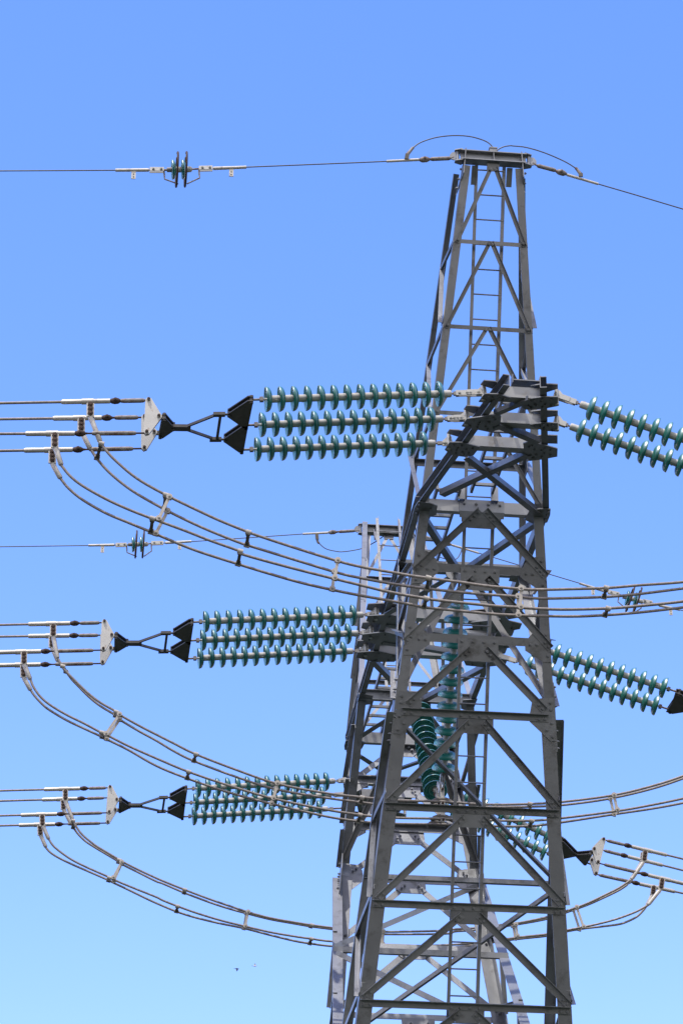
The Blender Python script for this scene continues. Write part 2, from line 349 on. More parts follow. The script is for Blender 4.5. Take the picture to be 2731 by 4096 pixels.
    for sx in (-1, 1):      # side plates of the knee, with their bolts
        k = [O(sx*hx(-1.95), -1.95), O(sx*hx(-2.72), -2.72)]
        mb = MB(); mb.prism([k[0], k[0]-NO*.15, k[0]*.35+k[1]*.65-NO*.34, k[1]-NO*.2, k[1]], (sx*.012, 0, 0))
        for t in (.06, .2, .34, .55, .7, .85, .95):
            for o in (.04, .1): mb.bolt(k[0].lerp(k[1], t)-NO*o+XH*sx*.012, (sx, 0, 0), .016, .022)
        part('gusset_plate', mb, 'steel', s)
        k0 = I_peak(sx, .72)
        mb = MB(); mb.prism([k0+V(0, -.14, .12)-V(0, 0, 0), k0+V(0, .05, .08)-V(0, 0, 0), k0+V(0, .04, -.2)-V(0, 0, 0), k0+V(0, -.12, -.2)-V(0, 0, 0)], (sx*.01, 0, 0))
        for q in ((-.04, .05), (-.06, -.02), (-.03, -.1), (-.08, -.14)): mb.bolt(k0+Vector((sx*.01, q[0], q[1])), (sx, 0, 0), .015, .02)
        part('gusset_plate', mb, 'steel', s)
    # --- arm: side braces and inner face
    fz = [-.02, -.718, -1.51, -2.25]; at_ = [.16, .46, .74]
    for sx in (-1, 1):
        for i in range(3):
            N = I_arm(sx, at_[i]); up = O(sx*hx(fz[i]), fz[i]-.05); dn = O(sx*hx(fz[i+1]), fz[i+1]+.04)
            if i: mb = MB(); mb.angle(up+XH*sx*.004, N+XH*sx*.004, -UP, .06, (-sx, 0, 0), .06, .007); part('side_brace', mb, 'steel', s)
            mb = MB(); mb.angle(N+XH*sx*.006-UP*.02, dn+XH*sx*.006-NO*.02, (0, 1, 0), .06, (sx, 0, 0), .06, .007); part('side_brace', mb, 'steel', s)
        a = V(sx*.05, -2.09, -.05); b = I_arm(sx, .90)
        mb = MB(); mb.angle(a, b, (-sx, 0, -.9), .075, (0, 1, -.36), .06, .008); part('inner_brace', mb, 'dull', s)
    mb = MB(); mb.channel(V(-.78, -2.07, -.02), V(.78, -2.07, -.02), UP, .15, YH, .07, .01); part('ring_beam', mb, 'steel', s)
    mb = MB(); mb.prism([V(-.2, -2.085, .05), V(.2, -2.085, .05), V(.2, -2.1, -.16), V(.1, -2.14, -.26), V(-.1, -2.14, -.26), V(-.2, -2.1, -.16)], (0, -.01, 0)); part('gusset_plate', mb, 'steel', s)
    # --- body: side braces
    fz = lev_body; bz = [-3.42, -4.52, -5.55]
    for sx in (-1, 1):
        for i in range(3):
            N = I_body(sx, bz[i]); up = O(sx*hx(fz[i+1]), fz[i+1]-.03) if False else O(sx*hx(fz[i+1]), fz[i+1]+.0)
            up = O(sx*hx(fz[i]-.9), fz[i]-.9)
            mb = MB(); mb.angle(up, N+UP*.02, -UP, .06, (-sx, 0, 0), .055, .007); part('side_brace', mb, 'steel', s)
            dn = O(sx*hx(fz[i+2]+.02), fz[i+2]+.02)
            mb = MB(); mb.angle(N-XH*sx*.065, dn+XH*sx*.004-NO*.03, (0, -1, 0), .07, (sx, 0, 0), .055, .007); part('side_brace', mb, 'steel', s)
    # --- body: inner face (each mast turned half round from the other)
    zn = -3.985 if s > 0 else -3.765
    def Ip(x, z, off=0): return V(x, -4.786-.7907*z, z)-NI*off
    mb = MB(); x = .8686-.0776*zn-.01; mb.angle(Ip(-x, zn, .003), Ip(x, zn, .003), UP, .075, (0, -1, -.2), .06, .008); part('inner_brace', mb, 'steel', s, rot=True)
    for a, b in (((1.12, zn+.04), (-.98, -2.42)), ((1.14, zn-.06), (-1.27, zn-1.62)), ((-1.28, zn-1.66), (1.3, zn-2.5))):
        mb = MB(); A = Ip(*a, .003); B = Ip(*b, .003); mb.angle(A, B, UP, .07, (0, -1, -.2), .055, .008); part('inner_brace', mb, 'steel', s, rot=True)
    # --- crossarm: cantilever half
    kx, ky, tx, ty = .80, -3.75, .24, -6.72
    for sx in (-1, 1):
        A = V(sx*tx, ty, 0); B = V(sx*kx, ky, 0)
        mb = MB(); mb.channel(A-XH*sx*.075, B-XH*sx*.075, UP, .14, (sx, .2, 0), .075, .01); part('crossarm_chord', mb, 'steel', s)
        mb = MB(); mb.channel(V(sx*(kx-.075), ky+.005, 0), V(sx*(kx-.075), 0, 0), UP, .14, (sx, 0, 0), .075, .01); part('crossarm_chord', mb, 'steel', s)
        mb = MB(); p = [V(sx*(kx+.013), ky-.32, 0)+Vector((-sx*.06, 0, 0)), V(sx*(kx+.013), ky+.3, 0)]
        mb.prism([V(sx*.66, ky-.14, -.076), V(sx*.79, ky-.15, -.076), V(sx*.812, ky, -.076), V(sx*.812, ky+.2, -.076), V(sx*.66, ky+.26, -.076), V(sx*.53, ky+.16, -.076), V(sx*.55, ky-.08, -.076)], (0, 0, -.012))
        for q in ((.77, -.1), (.77, 0), (.77, .12), (.66, .1), (.66, .22), (.62, 0)): mb.bolt(V(sx*q[0], ky+q[1], -.088), (0, 0, -1), .015, .014)
        part('gusset_plate', mb, 'steel', s)
    rows = [-6.409, -5.833, -5.257]
    cx = lambda y: tx+(kx-tx)*(y-ty)/(ky-ty)
    k = lambda L: C(1750, 1480, 3.136, L)
    bot = [[[(590, 285), (765, 290), (910, 335), (875, 372), (640, 400), (513, 388)], [(1050, 450), (1165, 345), (1330, 322), (1507, 325), (1507, 440), (1330, 475), (1100, 485)]],
           [[(370, 598), (770, 543), (797, 572), (775, 735), (650, 768), (440, 725), (300, 695)], [(1160, 672), (1320, 650), (1507, 653), (1507, 763), (1330, 750), (1160, 690)]],
           [[(152, 893), (310, 898), (530, 955), (450, 1058), (350, 1080), (185, 1060), (88, 990)], [(1070, 910), (1130, 887), (1380, 940), (1503, 975), (1500, 1075), (1320, 1110), (1150, 1130), (1095, 1080)]]]
    top = [[[(580, 130), (700, 140), (895, 185), (700, 240), (535, 185)], [(1165, 200), (1320, 172), (1507, 180), (1507, 235), (1330, 290)]],
           [[(362, 445), (470, 455), (670, 490), (460, 550), (325, 495)], [(1165, 520), (1320, 502), (1507, 510), (1507, 575), (1330, 600)]],
           [[(150, 748), (260, 755), (455, 795), (300, 850), (115, 795)], [(1235, 828), (1320, 815), (1503, 822), (1503, 925), (1330, 920)]]]
    for i, y in enumerate(rows):
        x = cx(y)-.085
        mb = MB(); mb.box(V(-x, y, 0), V(x, y, 0), UP, .132, .12); part('crossarm_beam', mb, 'beam', s)
        for j in (0, 1):
            sx = (-1, 1)[j]
            mb = MB(); P = [onZ(*p, -.077) for p in k(bot[i][j])]; mb.prism(P, (0, 0, -.012))
            ctr = sum(P, Vector())/len(P)
            for q in P: mb.bolt(q.lerp(ctr, .38)-UP*.012, (0, 0, -1), .015, .013)
            for q in P[::2]: mb.bolt(q.lerp(ctr, .72)-UP*.012, (0, 0, -1), .015, .013)
            part('gusset_plate', mb, 'steel', s)
            mb = MB(); mb.prism([onZ(*p, .077) for p in k(top[i][j])], (0, 0, .012)); part('gusset_plate', mb, 'steel', s)
            if not (i == 2 and j == 1):
                lx = sx*((.454, .56, .668)[i]-.045)
                mb = MB(); mb.tube([V(lx, y, -.1), V(lx, y, .1)], .024, 10); part('swivel_pin', mb, 'plate', s)
    for a, b, wd in (((700, 548), (1130, 372), .07), ((780, 690), (1290, 905), .085), ((20, 1565), (1095, 1060), .09), ((400, 1090), (1300, 1800), .08)):
        A = onZ(*k([a])[0], -.10); B = onZ(*k([b])[0], -.10); dz = -.012 if a[0] == 400 else 0
        A.z += dz; B.z += dz
        mb = MB(); mb.angle(A, B, (0, 1, 0), wd, (0, 0, 1 if a[0] == 400 else 1), wd*.8, .009); part('crossarm_brace', mb, 'steel', s)
    # tip cross member and ladder on the cantilever
    tz = onY(2083, 1532, -6.45).z-H
    mb = MB(); mb.box(V(-.09, -6.45, tz), V(.22, -6.45, tz), UP, .012, .15)
    for x in (-.10, .21): mb.prism([V(x, -6.52, tz-.03), V(x, -6.40, tz-.03), V(x, -6.40, tz+.07), V(x, -6.52, tz+.07)], (.01, 0, 0))
    part('crossarm_brace', mb, 'steel', s)
    lad(s, [-.135, .115], -6.35, -3.78, .16)
    # window: bottom diagonals
    for sx in (-1, 1):
        for A, B in ((V(sx*.70, ky+.12, -.10), V(sx*.03, -2.14, -.10)), (V(sx*.05, -1.98, -.1), V(sx*.74, -.72, -.1))):
            mb = MB(); mb.angle(A, B, (sx, 0, 0), .085, UP, .07, .009); part('crossarm_brace', mb, 'steel', s)
        mb = MB(); mb.prism([V(sx*.81, -2.3, -.076), V(sx*.81, -1.85, -.076), V(sx*.62, -1.9, -.076), V(sx*.62, -2.2, -.076)], (0, 0, -.012)); part('gusset_plate', mb, 'steel', s)
    # --- climbing ladder along the outer face
    Lp = MB(); lx = (-.185, .135); zl_ = -8.0 if s > 0 else .2; zt_ = 4.0 if s > 0 else 4.2
    for x in lx: Lp.angle(O(x+.02 if x < 0 else x, zt_, -.11), O(x+.02 if x < 0 else x, zl_, -.11), (1 if x > 0 else -1, 0, 0), .04, -NO, .04, .006)
    lo = part('ladder', Lp, 'steel', s)
    for i in range(41 if s > 0 else 13):
        z = 3.93-.293*i
        rb = MB(); rb.tube([O(lx[0]+.01, z, -.115), O(lx[1]+.03, z, -.115)], .0095, 8); part('rung', rb, 'steel', s, lo)
    for x in (-.2, .2):
        mb = MB(); mb.channel(V(x-.05, -3.76, .06), V(x-.05, -3.76, .24), XH, .085, YH, .05, .008); part('ladder_bracket', mb, 'beam', s)
    # --- trunk below the waist
    for sx in (-1, 1):
        mb = MB(); A = O(sx*hx(WAIST), WAIST); B = Vector((sx*2.1, -2.0, 0)); mb.angle(A, B, (-sx, 0, 0), .2, YH, .2, .016); part('tower_leg', mb, 'steel', s)
    for a, b in ((0, .34), (.34, .67), (.67, 1)):
        for sx in (-1, 1):
            A = O(hx(WAIST), WAIST); B = Vector((2.1, -2.0, 0)); P = A.lerp(B, a); Q = A.lerp(B, b)
            P.x *= sx; Q.x *= -sx
            mb = MB(); mb.box(P-YH*.02*(1+sx*.5), Q-YH*.02*(1+sx*.5), YH, .012, .1); part('trunk_brace', mb, 'steel', s)
            P = A.lerp(B, a); Q = A.lerp(B, b); P.x *= sx; Q.x *= sx
            if s > 0: Q.y = -Q.y
            mb = MB(); mb.box(P+XH*sx*.02, Q+XH*sx*.02, XH, .012, .1)
            if s > 0: part('trunk_brace', mb, 'steel', s)
    if s > 0:
        for sx in (-1, 1):
            for sy in (-1, 1):
                mb = MB(); mb.lathe([(.55, 0), (.55, .25), (.3, .4), (0, .4)], 16, Vector((sx*2.1, sy*2.0, -.05)), UP, smooth=False); part('footing', mb, 'clamp')

def lad(s, xs, y0, y1, z):                 # walkway ladder lying on the crossarm
    mb = MB()
    for x in xs: mb.box(V(x, y0, z), V(x, y1, z), UP, .06, .03)
    lo = part('walkway', mb, 'steel', s)
    n = int(abs(y1-y0)/.33)
    for i in range(n+1):
        y = y0+.08+i*.33
        if y < y1-.02: rb = MB(); rb.box(V(xs[0]+.012, y, z), V(xs[1]-.012, y, z), UP, .035, .035); part('tread', rb, 'steel', s, lo)
half(1); half(-1)
lad(1, [-.555, -.285], -3.9, 3.9, .13)
# middle of the crossarm: three beams with their gussets
for i, y in enumerate((-.576, 0, .576)):
    mb = MB(); mb.box(V(-.722, y, 0), V(.722, y, 0), UP, .132, .12); part('crossarm_beam', mb, 'beam')
    for sx in (-1, 1):
        for z, d in ((-.077, -.012), (.077, .012)):
            mb = MB()
            big = 1.0 if (i == 0 and sx > 0) or i == 1 else .8
            P = [V(sx*1.0, y-.09, z), V(sx*1.0, y+.08, z), V(sx*.72, y+.24*big, z), V(sx*.40*(2-big), y+.16, z), V(sx*.34*(2-big), y-.05, z), V(sx*.72, y-.2*big, z)]
            mb.prism(P, (0, 0, d))
            if d < 0:
                ctr = sum(P, Vector())/6
                for q in P: mb.bolt(q.lerp(ctr, .35)-UP*.012, (0, 0, -1), .015, .013)
            part('gusset_plate', mb)
        if not (i == 0 and sx > 0):
            mb = MB(); mb.tube([V(sx*.885, y, -.1), V(sx*.885, y, .1)], .024, 10); part('swivel_pin', mb, 'plate')
for A, B in ((V(-.7, -.45, -.1), V(.7, -.1, -.1)), (V(.7, .45, -.1), V(-.7, .1, -.1))):
    mb = MB(); mb.angle(A, B, YH, .08, UP, .07, .009); part('crossarm_brace', mb)

# ------------------------------------------------------------------ insulator strings
PITCH = .146
gm = MB()
gm.lathe([(.038, .056), (.055, .0565), (.080, .053), (.102, .046), (.120, .036), (.132, .023), (.139, .008), (.1415, -.006), (.1395, -.011), (.135, -.008), (.126, .006),
          (.116, .012), (.110, .000), (.105, .000), (.099, .015), (.088, .018), (.082, .002), (.076, .002), (.069, .022), (.052, .026), (.038, .028)], 40, close=True)
disc_me = gm.mesh('glass_disc'); disc_me.materials.append(M['glass'])
cm = MB()
cm.lathe([(0, .150), (.024, .150), (.030, .148), (.037, .143), (.041, .131), (.0415, .09), (.0415, .062), (.046, .052), (.046, .044), (.030, .042), (.030, .02), (.014, .014), (.0125, -.03), (.016, -.036), (.016, -.048), (0, -.048)], 20)
cm.box((.095, -.041, 0), (.113, -.041, 0), (0, 0, 1), .024, .008)
cap_me = cm.mesh('metal_cap'); cap_me.materials.append(M['cap'])
def frame(P, axis, up=UP):
    a = Vector(axis).normalized(); v = (Vector(up)-a*Vector(up).dot(a)).normalized(); y = v.cross(a)
    m = Matrix((a, y, v)).transposed().to_4x4(); m.translation = P; return m
def lobj(name, mb, m, parent, label=None):      # mesh in the parent's own frame
    me = mb.mesh(name); me.materials.append(M[m]); o = bpy.data.objects.new(name, me); COL.objects.link(o); o.parent = parent
    if label: o['label'] = label
    return o
def string(first, axis, n, label, group, lug=None, links=1, tail=True, tailto=None):
    """first = centre of the disc farthest from the tower, axis points to the tower (cap side)"""
    r = thing('insulator_string', label, 'insulator', first, group, frame(first, axis))
    for i in range(n):
        o = inst('glass_disc', disc_me, r, (i*PITCH, 0, 0)); o.rotation_euler.x = random.uniform(0, 6.28)
        o = inst('metal_cap', cap_me, r, (i*PITCH, 0, 0)); o.rotation_euler.x = random.uniform(0, 6.28)
    x0 = (n-1)*PITCH+.14
    if lug is not None:
        L = (Vector(lug)-Vector(first)).dot(Vector(axis).normalized())
        mb = MB(); mb.tube([(x0-.02, 0, 0), (x0+.045, 0, 0)], .011, 8); mb.box((x0+.03, 0, 0), (x0+.085, 0, 0), UP, .04, .03); 
        if not links: mb.tube([(x0+.06, 0, 0), (L-.02, 0, 0)], .014, 8)
        lobj('ball_link', mb, 'rod', r)
        xa = x0+.075; m = max(links, 1); seg = (L-xa)/m if links else 0
        for i in range(links):
            mb = MB()
            for yy in (-.018, .018): mb.box((xa+i*seg-.02, yy*(1+.5*(i % 2)), 0), (xa+(i+1)*seg+.03, yy*(1+.5*(i % 2)), 0), UP, .062, .008)
            mb.bolt((xa+i*seg+.02, -.022, 0), (0, -1, 0), .017, .014); mb.bolt((xa+(i+1)*seg-.015, -.022, 0), (0, -1, 0), .017, .014)
            lobj('shackle', mb, 'plate', r)
        mb = MB(); mb.prism([(L-.035, -.009, -.035), (L+.04, -.009, -.04), (L+.085, -.009, -.03), (L+.085, -.009, .08), (L+.03, -.009, .075), (L-.03, -.009, .025)], (0, .018, 0))
        mb.bolt((L, -.009, 0), (0, -1, 0), .019, .018); lobj('lug_plate', mb, 'plate', r)
    if tail:
        mb = MB(); mb.box((-.075, 0, 0), (-.035, 0, 0), UP, .05, .045); mb.tube([(-.06, 0, 0), (-.165, 0, 0)], .014, 8); lobj('socket_link', mb, 'rod', r)
    return r
UL = Vector((-.9937, -.0171, -.1106)).normalized()
URT = Vector((.953, 0, -.304)).normalized()
rk = ['top', 'middle', 'bottom']
phase = {'nearest': -5.833, 'middle': 0., 'farthest': 5.833}
xl = {'nearest': (-.909, -.920, -.9245), 'middle': (-1.194,)*3, 'farthest': (-.9245, -.920, -.909)}
lugx = {'nearest': (.454, .56, .668), 'middle': (.9276,)*3, 'farthest': (.668, .56, .454)}
desc = {'nearest': 'highest and largest', 'middle': 'middle-height', 'farthest': 'lowest'}
firstL = {}
for ph, y0 in phase.items():
    firstL[ph] = []
    for i in range(3):
        y = y0+.576*(i-1); last = V(xl[ph][i], y, -.049); fst = last+UL*13*PITCH; firstL[ph].append(fst)
        string(fst, -UL, 14, '%s teal glass disc string of the %s left-hand set of three' % (rk[i], desc[ph]), 'insulator strings pulling left', V(-lugx[ph][i], y, 0), (2, 2, 0)[i] if ph == 'nearest' else 1 if i < 2 else 0)
rights = [('nearest', 'upper', -6.409, .454, onY(2368.8, 1636, -6.409), 2), ('nearest', 'lower', -5.833, .56, onY(2327.3, 1726.5, -5.833), 1),
          ('middle', 'upper', 0, .9276, None, 1), ('middle', 'lower', .576, .9276, None, 1),
          ('farthest', 'upper', 5.257, .668, None, 1), ('farthest', 'lower', 5.833, .56, None, 1)]
lastR = {'middle': (onY(2657, 2752, 0), onY(2624, 2822, .576)), 'farthest': (onY(2193, 3344, 5.257), onY(2179.3, 3410, 5.833))}
endR = {}
for ph, pos, y, lx, st, nl in rights:
    far = st+URT*13*PITCH if st is not None else lastR[ph][0 if pos == 'upper' else 1]
    lug = V(lx, y, 0); ax = (lug-far).normalized()
    nd = 14 if st is not None else int((lug-far).length/PITCH-1.2)
    nd = min(nd, 14)
    endR[(ph, pos)] = far
    string(far, ax, nd, '%s teal glass disc string of the %s pair sloping down right' % (pos, {'nearest': 'highest', 'middle': 'middle', 'farthest': 'lowest'}[ph]), 'insulator strings pulling right', lug, nl)
# V strings holding the middle jumper inside the window
for sgn, lb in ((-1, 'teal glass disc string hanging steeply behind the front mast lattice'), (1, 'teal glass disc string seen nearly end on with stacked rims behind front mast')):
    fst = V(0, sgn*.392, -2.03); top = V(0, sgn*1.68, -.39); ax = (top-fst).normalized(); K = (top-fst).length/(13*PITCH)
    r = string(fst, ax, 14, lb, 'strings carrying the middle jumper'); r.scale = (K, K, K)
    mb = MB(); mb.tube([(13*PITCH+.11, 0, 0), (13*PITCH+.42, 0, 0)], .013, 8); mb.box((13*PITCH+.15, 0, 0), (13*PITCH+.24, 0, 0), UP, .05, .035); lobj('ball_link', mb, 'rod', r)

# ------------------------------------------------------------------ yokes, conductors, jumpers
def stick(mb, A, B, r, n=8): mb.tube([A, B], r, n)
def vtri(mb, pts, y, t=.014): mb.prism([Vector((p.x, y, p.z)) for p in pts], (0, t, 0))
def rpoly(P, r=.03):                               # outline grown round its corners
    c = sum(P, Vector())/len(P); R = []
    n = len(P)
    for i, p in enumerate(P):
        d1 = (p-P[i-1]).normalized(); d2 = (P[(i+1) % n]-p).normalized()
        nn = Vector((d1.z, 0, -d1.x)); nn = nn if nn.dot(p-c) > 0 else -nn
        n2 = Vector((d2.z, 0, -d2.x)); n2 = n2 if n2.dot(p-c) > 0 else -n2
        R += [p+nn*r, p+(nn+n2).normalized()*r, p+n2*r]
    return R
plateC = {'nearest': (C(0, 1450, 1.4255, [(847, 215), (905, 310), (836, 400)]), C(0, 1450, 1.4255, [(823, 312), (878, 400), (822, 490)])),
          'middle': (C(0, 2400, 2.24, [(935, 197), (1000, 320), (925, 443)]), C(0, 2400, 2.24, [(923, 318), (990, 436), (918, 564)])),
          'farthest': (C(0, 3100, 2.24, [(985, 112), (1045, 225), (978, 336)]), C(0, 3100, 2.24, [(978, 212), (1032, 317), (965, 427)]))}
lower_edge = {'nearest': 'highest', 'middle': 'middle', 'farthest': 'lowest'}
def yoke_left(ph):
    y0 = phase[ph]; f = firstL[ph]
    pin = [p+UL*.165 for p in f]
    r = thing('yoke_assembly', 'dark butterfly yoke with white triangle plates ending the %s left insulator set' % lower_edge[ph], 'yoke', pin[1], 'yokes left of the pylon')
    z = pin[1].z; t = Vector((0, 0, .012))
    ap = [Vector((pin[1].x-.205, y0-.288, z-.02)), Vector((pin[1].x-.205, y0+.288, z-.02))]
    for a, (p, q) in zip(ap, ((pin[0], pin[1]), (pin[1], pin[2]))):
        mb = MB()
        for dz in (-.022, .022):
            P = [Vector((p.x+.02, p.y-.03, z+dz)), Vector((q.x+.02, q.y+.01, z+dz)), Vector((q.x-.03, q.y+.01, z+dz)), Vector((a.x-.02, a.y+.03, z+dz)), Vector((a.x-.02, a.y-.03, z+dz)), Vector((p.x-.04, p.y-.03, z+dz))]
            mb.prism(P, t*(1 if dz > 0 else -1))
        for c in (p, q, a): mb.tube([Vector((c.x, c.y, z-.05)), Vector((c.x, c.y, z+.05))], .021, 10)
        obj('yoke_plate', mb, 'dark', r)
    # spreader frame
    xe = pin[1].x-.80; e = Vector((xe, y0, z-.065)); mb = MB()
    ends = [Vector((a.x-.075, a.y, z-.02)) for a in ap]
    for a, en in zip(ap, ends):
        stick(mb, a, en, .014); mb.box(en+Vector((.03, 0, 0)), en-Vector((.10, 0, .01)), UP, .035, .06)
        mb.box(en-Vector((.05, 0, 0)), Vector((xe+.16, y0+(en.y-y0)*.16, z-.055)), UP, .03, .022)
    mb.box(ends[0]-Vector((.02, 0, 0)), ends[1]-Vector((.02, 0, 0)), UP, .035, .03)
    mb.box(Vector((xe+.19, y0, z-.055)), Vector((xe-.02, y0, z-.065)), UP, .035, .10)
    obj('spreader_frame', mb, 'dark', r)
    A, B = plateC[ph]; Ya, Yb = y0-.2, y0+.2
    a3 = [onY(*p, Ya) for p in A]; b3 = [onY(*p, Yb) for p in B]
    # front triangle plate in the bundle plane
    mb = MB(); za = a3[1].z
    for dz in (-.02, .02):
        mb.prism([Vector((a3[1].x+.075, Ya-.035, za+dz)), Vector((a3[1].x+.035, Ya-.02, za+dz)), Vector((b3[1].x+.05, Yb+.03, za+dz)), Vector((b3[1].x+.10, Yb+.03, za+dz)), Vector((xe+.01, y0+.03, za+dz-.005)), Vector((xe+.01, y0-.03, za+dz-.005))], t*(1 if dz > 0 else -1))
    for c in (a3[1]+Vector((.06, 0, 0)), b3[1]+Vector((.07, 0, 0)), e): mb.tube([Vector((c.x, c.y, za-.05)), Vector((c.x, c.y, za+.05))], .02, 10)
    for c in (a3[1], b3[1]): mb.box(c, c+Vector((.07, 0, 0)), UP, .05, .02)
    obj('yoke_plate', mb, 'dark', r)
    for P, Y in ((a3, Ya), (b3, Yb)):
        mb = MB(); R = rpoly([Vector((p.x, 0, p.z)) for p in P], .034)
        for dy in (-.02, .008): mb.prism([Vector((q.x, Y+dy, q.z)) for q in R], (0, .012, 0))
        for p in P: mb.bolt(Vector((p.x, Y-.02, p.z)), (0, -1, 0), .02, .022)
        obj('triangle_plate', mb, 'plate', r)
        mb = MB()
        for p in P: mb = MB(); mb.bolt(Vector((p.x, Y-.0205, p.z)), (0, -1, 0), .019, .026); obj('plate_bolt', mb, 'rust', r)
    return a3, b3
def conductor(pts, Y, segs, label, far_to, group):
    """segs: (sleeve far end, sleeve near end, rod start, rod end) as distances from plate; straight to far_to"""
    A, D = pts, (far_to-pts).normalized()
    r = thing('conductor_cable', label, 'conductor', A, group)
    s0, s1, r0, r1 = segs
    mb = MB(); mb.tube([A+D*(s1-.01), far_to], .0165, 8); obj('strand', mb, 'cable', r)
    mb = MB(); L = s1-s0
    mb.tube([A+D*s0, A+D*(s0+L*.34)], .031, 6); mb.tube([A+D*(s0+L*.34), A+D*(s0+L*.58)], .034, 14); mb.tube([A+D*(s0+L*.58), A+D*(s1-.02), A+D*s1], [.031, .031, .024], 6)
    obj('sleeve', mb, 'alu', r)
    mb = MB(); e0 = s0-.11
    mb.tube([A+D*(s0+.01), A+D*(s0-.02), A+D*(s0-.05), A+D*(s0-.09), A+D*(s0-.12), A+D*(s0-.14)], [.014, .03, .038, .034, .014, .012], 8)
    mb.bolt(A+D*(s0-.06)-YH*.034, (0, -1, 0), .02, .016)
    obj('clevis', mb, 'rust', r)
    mb = MB(); stick(mb, A, A+D*(s0-.1), .0105); obj('adjuster_screw', mb, 'rust', r)
    mb = MB(); mb.tube([A+D*r0, A+D*(r0+.02), A+D*(r0+.05), A+D*(r1-.05), A+D*(r1-.02), A+D*r1], [.02, .025, .027, .027, .025, .02], 8); obj('turnbuckle', mb, 'rod', r)
    return r
def dist(px, P, py, Y): return abs(onY(px, py, Y).x-P.x)
pos4 = ['uppermost', 'second', 'third', 'lowest']
condL = {'nearest': (1450, 1.4255, [(847, 215), (823, 312), (836, 402), (822, 490)], [(625, 345, 686, 825), (577, 298, 652, 787), (423, 142, 522, 775), (411, 133, 505, 758)], [1612, 1676, 1735, 1803]),
         'middle': (2400, 2.24, [(935, 204), (923, 316), (925, 450), (918, 570)], [(625, 250, 715, 890), (620, 250, 705, 878), (363, -30, 500, 835), (360, -35, 493, 833)], [2500, 2547, 2610, 2662]),
         'farthest': (3100, 2.24, [(985, 117), (978, 207), (978, 341), (965, 433)], [(714, 390, 795, 947), (690, 372, 780, 930), (507, 183, 615, 913), (490, 165, 605, 897)], [3164, 3205, 3264, 3304])}
for ph in phase:
    a3, b3 = yoke_left(ph); y0 = phase[ph]; oy, sc, P, S, ys = condL[ph]
    for i in range(4):
        Y = y0-.2 if i in (0, 2) else y0+.2
        px, py = C(0, oy, sc, [P[i]])[0]; A = onY(px, py, Y); B = onY(0, ys[i], Y)
        D = (B-A).normalized(); end = A+D*((A.x+60)/-D.x)
        kk = sc*(A-CP).length/(A-CP).length
        m_px = (A.x-B.x)/px              # metres per source pixel along the line
        sg = [(P[i][0]-v)/sc*m_px for v in S[i]]
        conductor(A, Y, (sg[0], sg[1], sg[3], sg[2]), '%s of four pale-sleeved cables running left from %s white triangle plates' % (pos4[i], {'nearest': 'the highest', 'middle': 'the middle', 'farthest': 'the lowest'}[ph]), end, 'bundled conductors going left')
# right side hardware: middle (yoke only in view) and farthest (yoke and conductors)
def yoke_right(ph, label, apx, plates):
    f0, f1 = endR[(ph, 'upper')], endR[(ph, 'lower')]; y0 = (f0.y+f1.y)/2
    D = Vector((.955, 0, -.296)).normalized(); p0 = f0+D*.2; p1 = f1+D*.2; c = (p0+p1)/2
    r = thing('yoke_assembly', label, 'yoke', c, 'yokes right of the pylon')
    N = D.cross(YH); N = N if N.z > 0 else -N
    ap = c+D*.235; mb = MB()
    for k in (-.022, .022):
        mb.prism([p0-YH*.03+N*k-D*.05, p0-YH*.03+N*k+D*.04, ap-YH*.03+N*k+D*.03, ap+YH*.03+N*k+D*.03, p1+YH*.03+N*k+D*.04, p1+YH*.03+N*k-D*.05, (p0+p1)/2+N*k-D*.03], N*(.012 if k > 0 else -.012))
    for q in (p0, p1, ap): mb.tube([q-N*.05, q+N*.05], .02, 10)
    obj('yoke_plate', mb, 'dark', r)
    mb = MB(); t0 = ap+D*.055; stick(mb, ap, t0, .016)
    t1 = c+D*.44; q0 = t1-YH*.2; q1 = t1+YH*.2
    for k in (-.02, .02):
        mb.prism([t0-YH*.03+N*k-D*.03, q0-YH*.03+N*k-D*.02, q0-YH*.03+N*k+D*.03, q1+YH*.03+N*k+D*.03, q1+YH*.03+N*k-D*.02, t0+YH*.03+N*k-D*.03], N*(.012 if k > 0 else -.012))
    for q in (q0, q1, t0): mb.tube([q-N*.045, q+N*.045], .02, 10)
    for q in (q0, q1): stick(mb, q, q+D*.08, .014)
    obj('yoke_plate', mb, 'dark', r)
    for P, Y in plates(q0+D*.09, q1+D*.09):
        mb = MB(); R = rpoly([Vector((p.x, 0, p.z)) for p in P], .034)
        for dy in (-.02, .008): mb.prism([Vector((q.x, Y+dy, q.z)) for q in R], (0, .012, 0))
        obj('triangle_plate', mb, 'plate', r)
        for p in P: mb = MB(); mb.bolt(Vector((p.x, Y-.02, p.z)), (0, -1, 0), .021, .024); obj('plate_bolt', mb, 'rust', r)
def gen_plates(q0, q1):
    R = []
    for q in (q0, q1): R.append(([q, q+Vector((.12, 0, .17)), q+Vector((.0, 0, -.2))], q.y))
    return R
yoke_right('middle', 'dark trapezoid yoke at picture edge ending the middle-height right insulator pair', None, gen_plates)
kr = lambda L: C(2200, 3300, 2.953, L)
YN, YF = 5.345, 5.745
def far_plates(q0, q1):
    return [([onY(*p, YN) for p in kr([(628, 175), (517, 290), (562, 445)])], YN), ([onY(*p, YF) for p in kr([(590, 300), (488, 422), (538, 580)])], YF)]
yoke_right('farthest', 'dark yoke with two white triangle plates right of the front mast', None, far_plates)
cr = [((628, 178), (1568, 405), YN, 960, 1380, 670, 875), ((625, 303), (1568, 540), YF, 915, 1330, 640, 835), ((570, 455), (1568, 695), YN, 1155, 1600, 640, 1060), ((540, 587), (1568, 812), YF, 1055, 1475, 580, 960)]
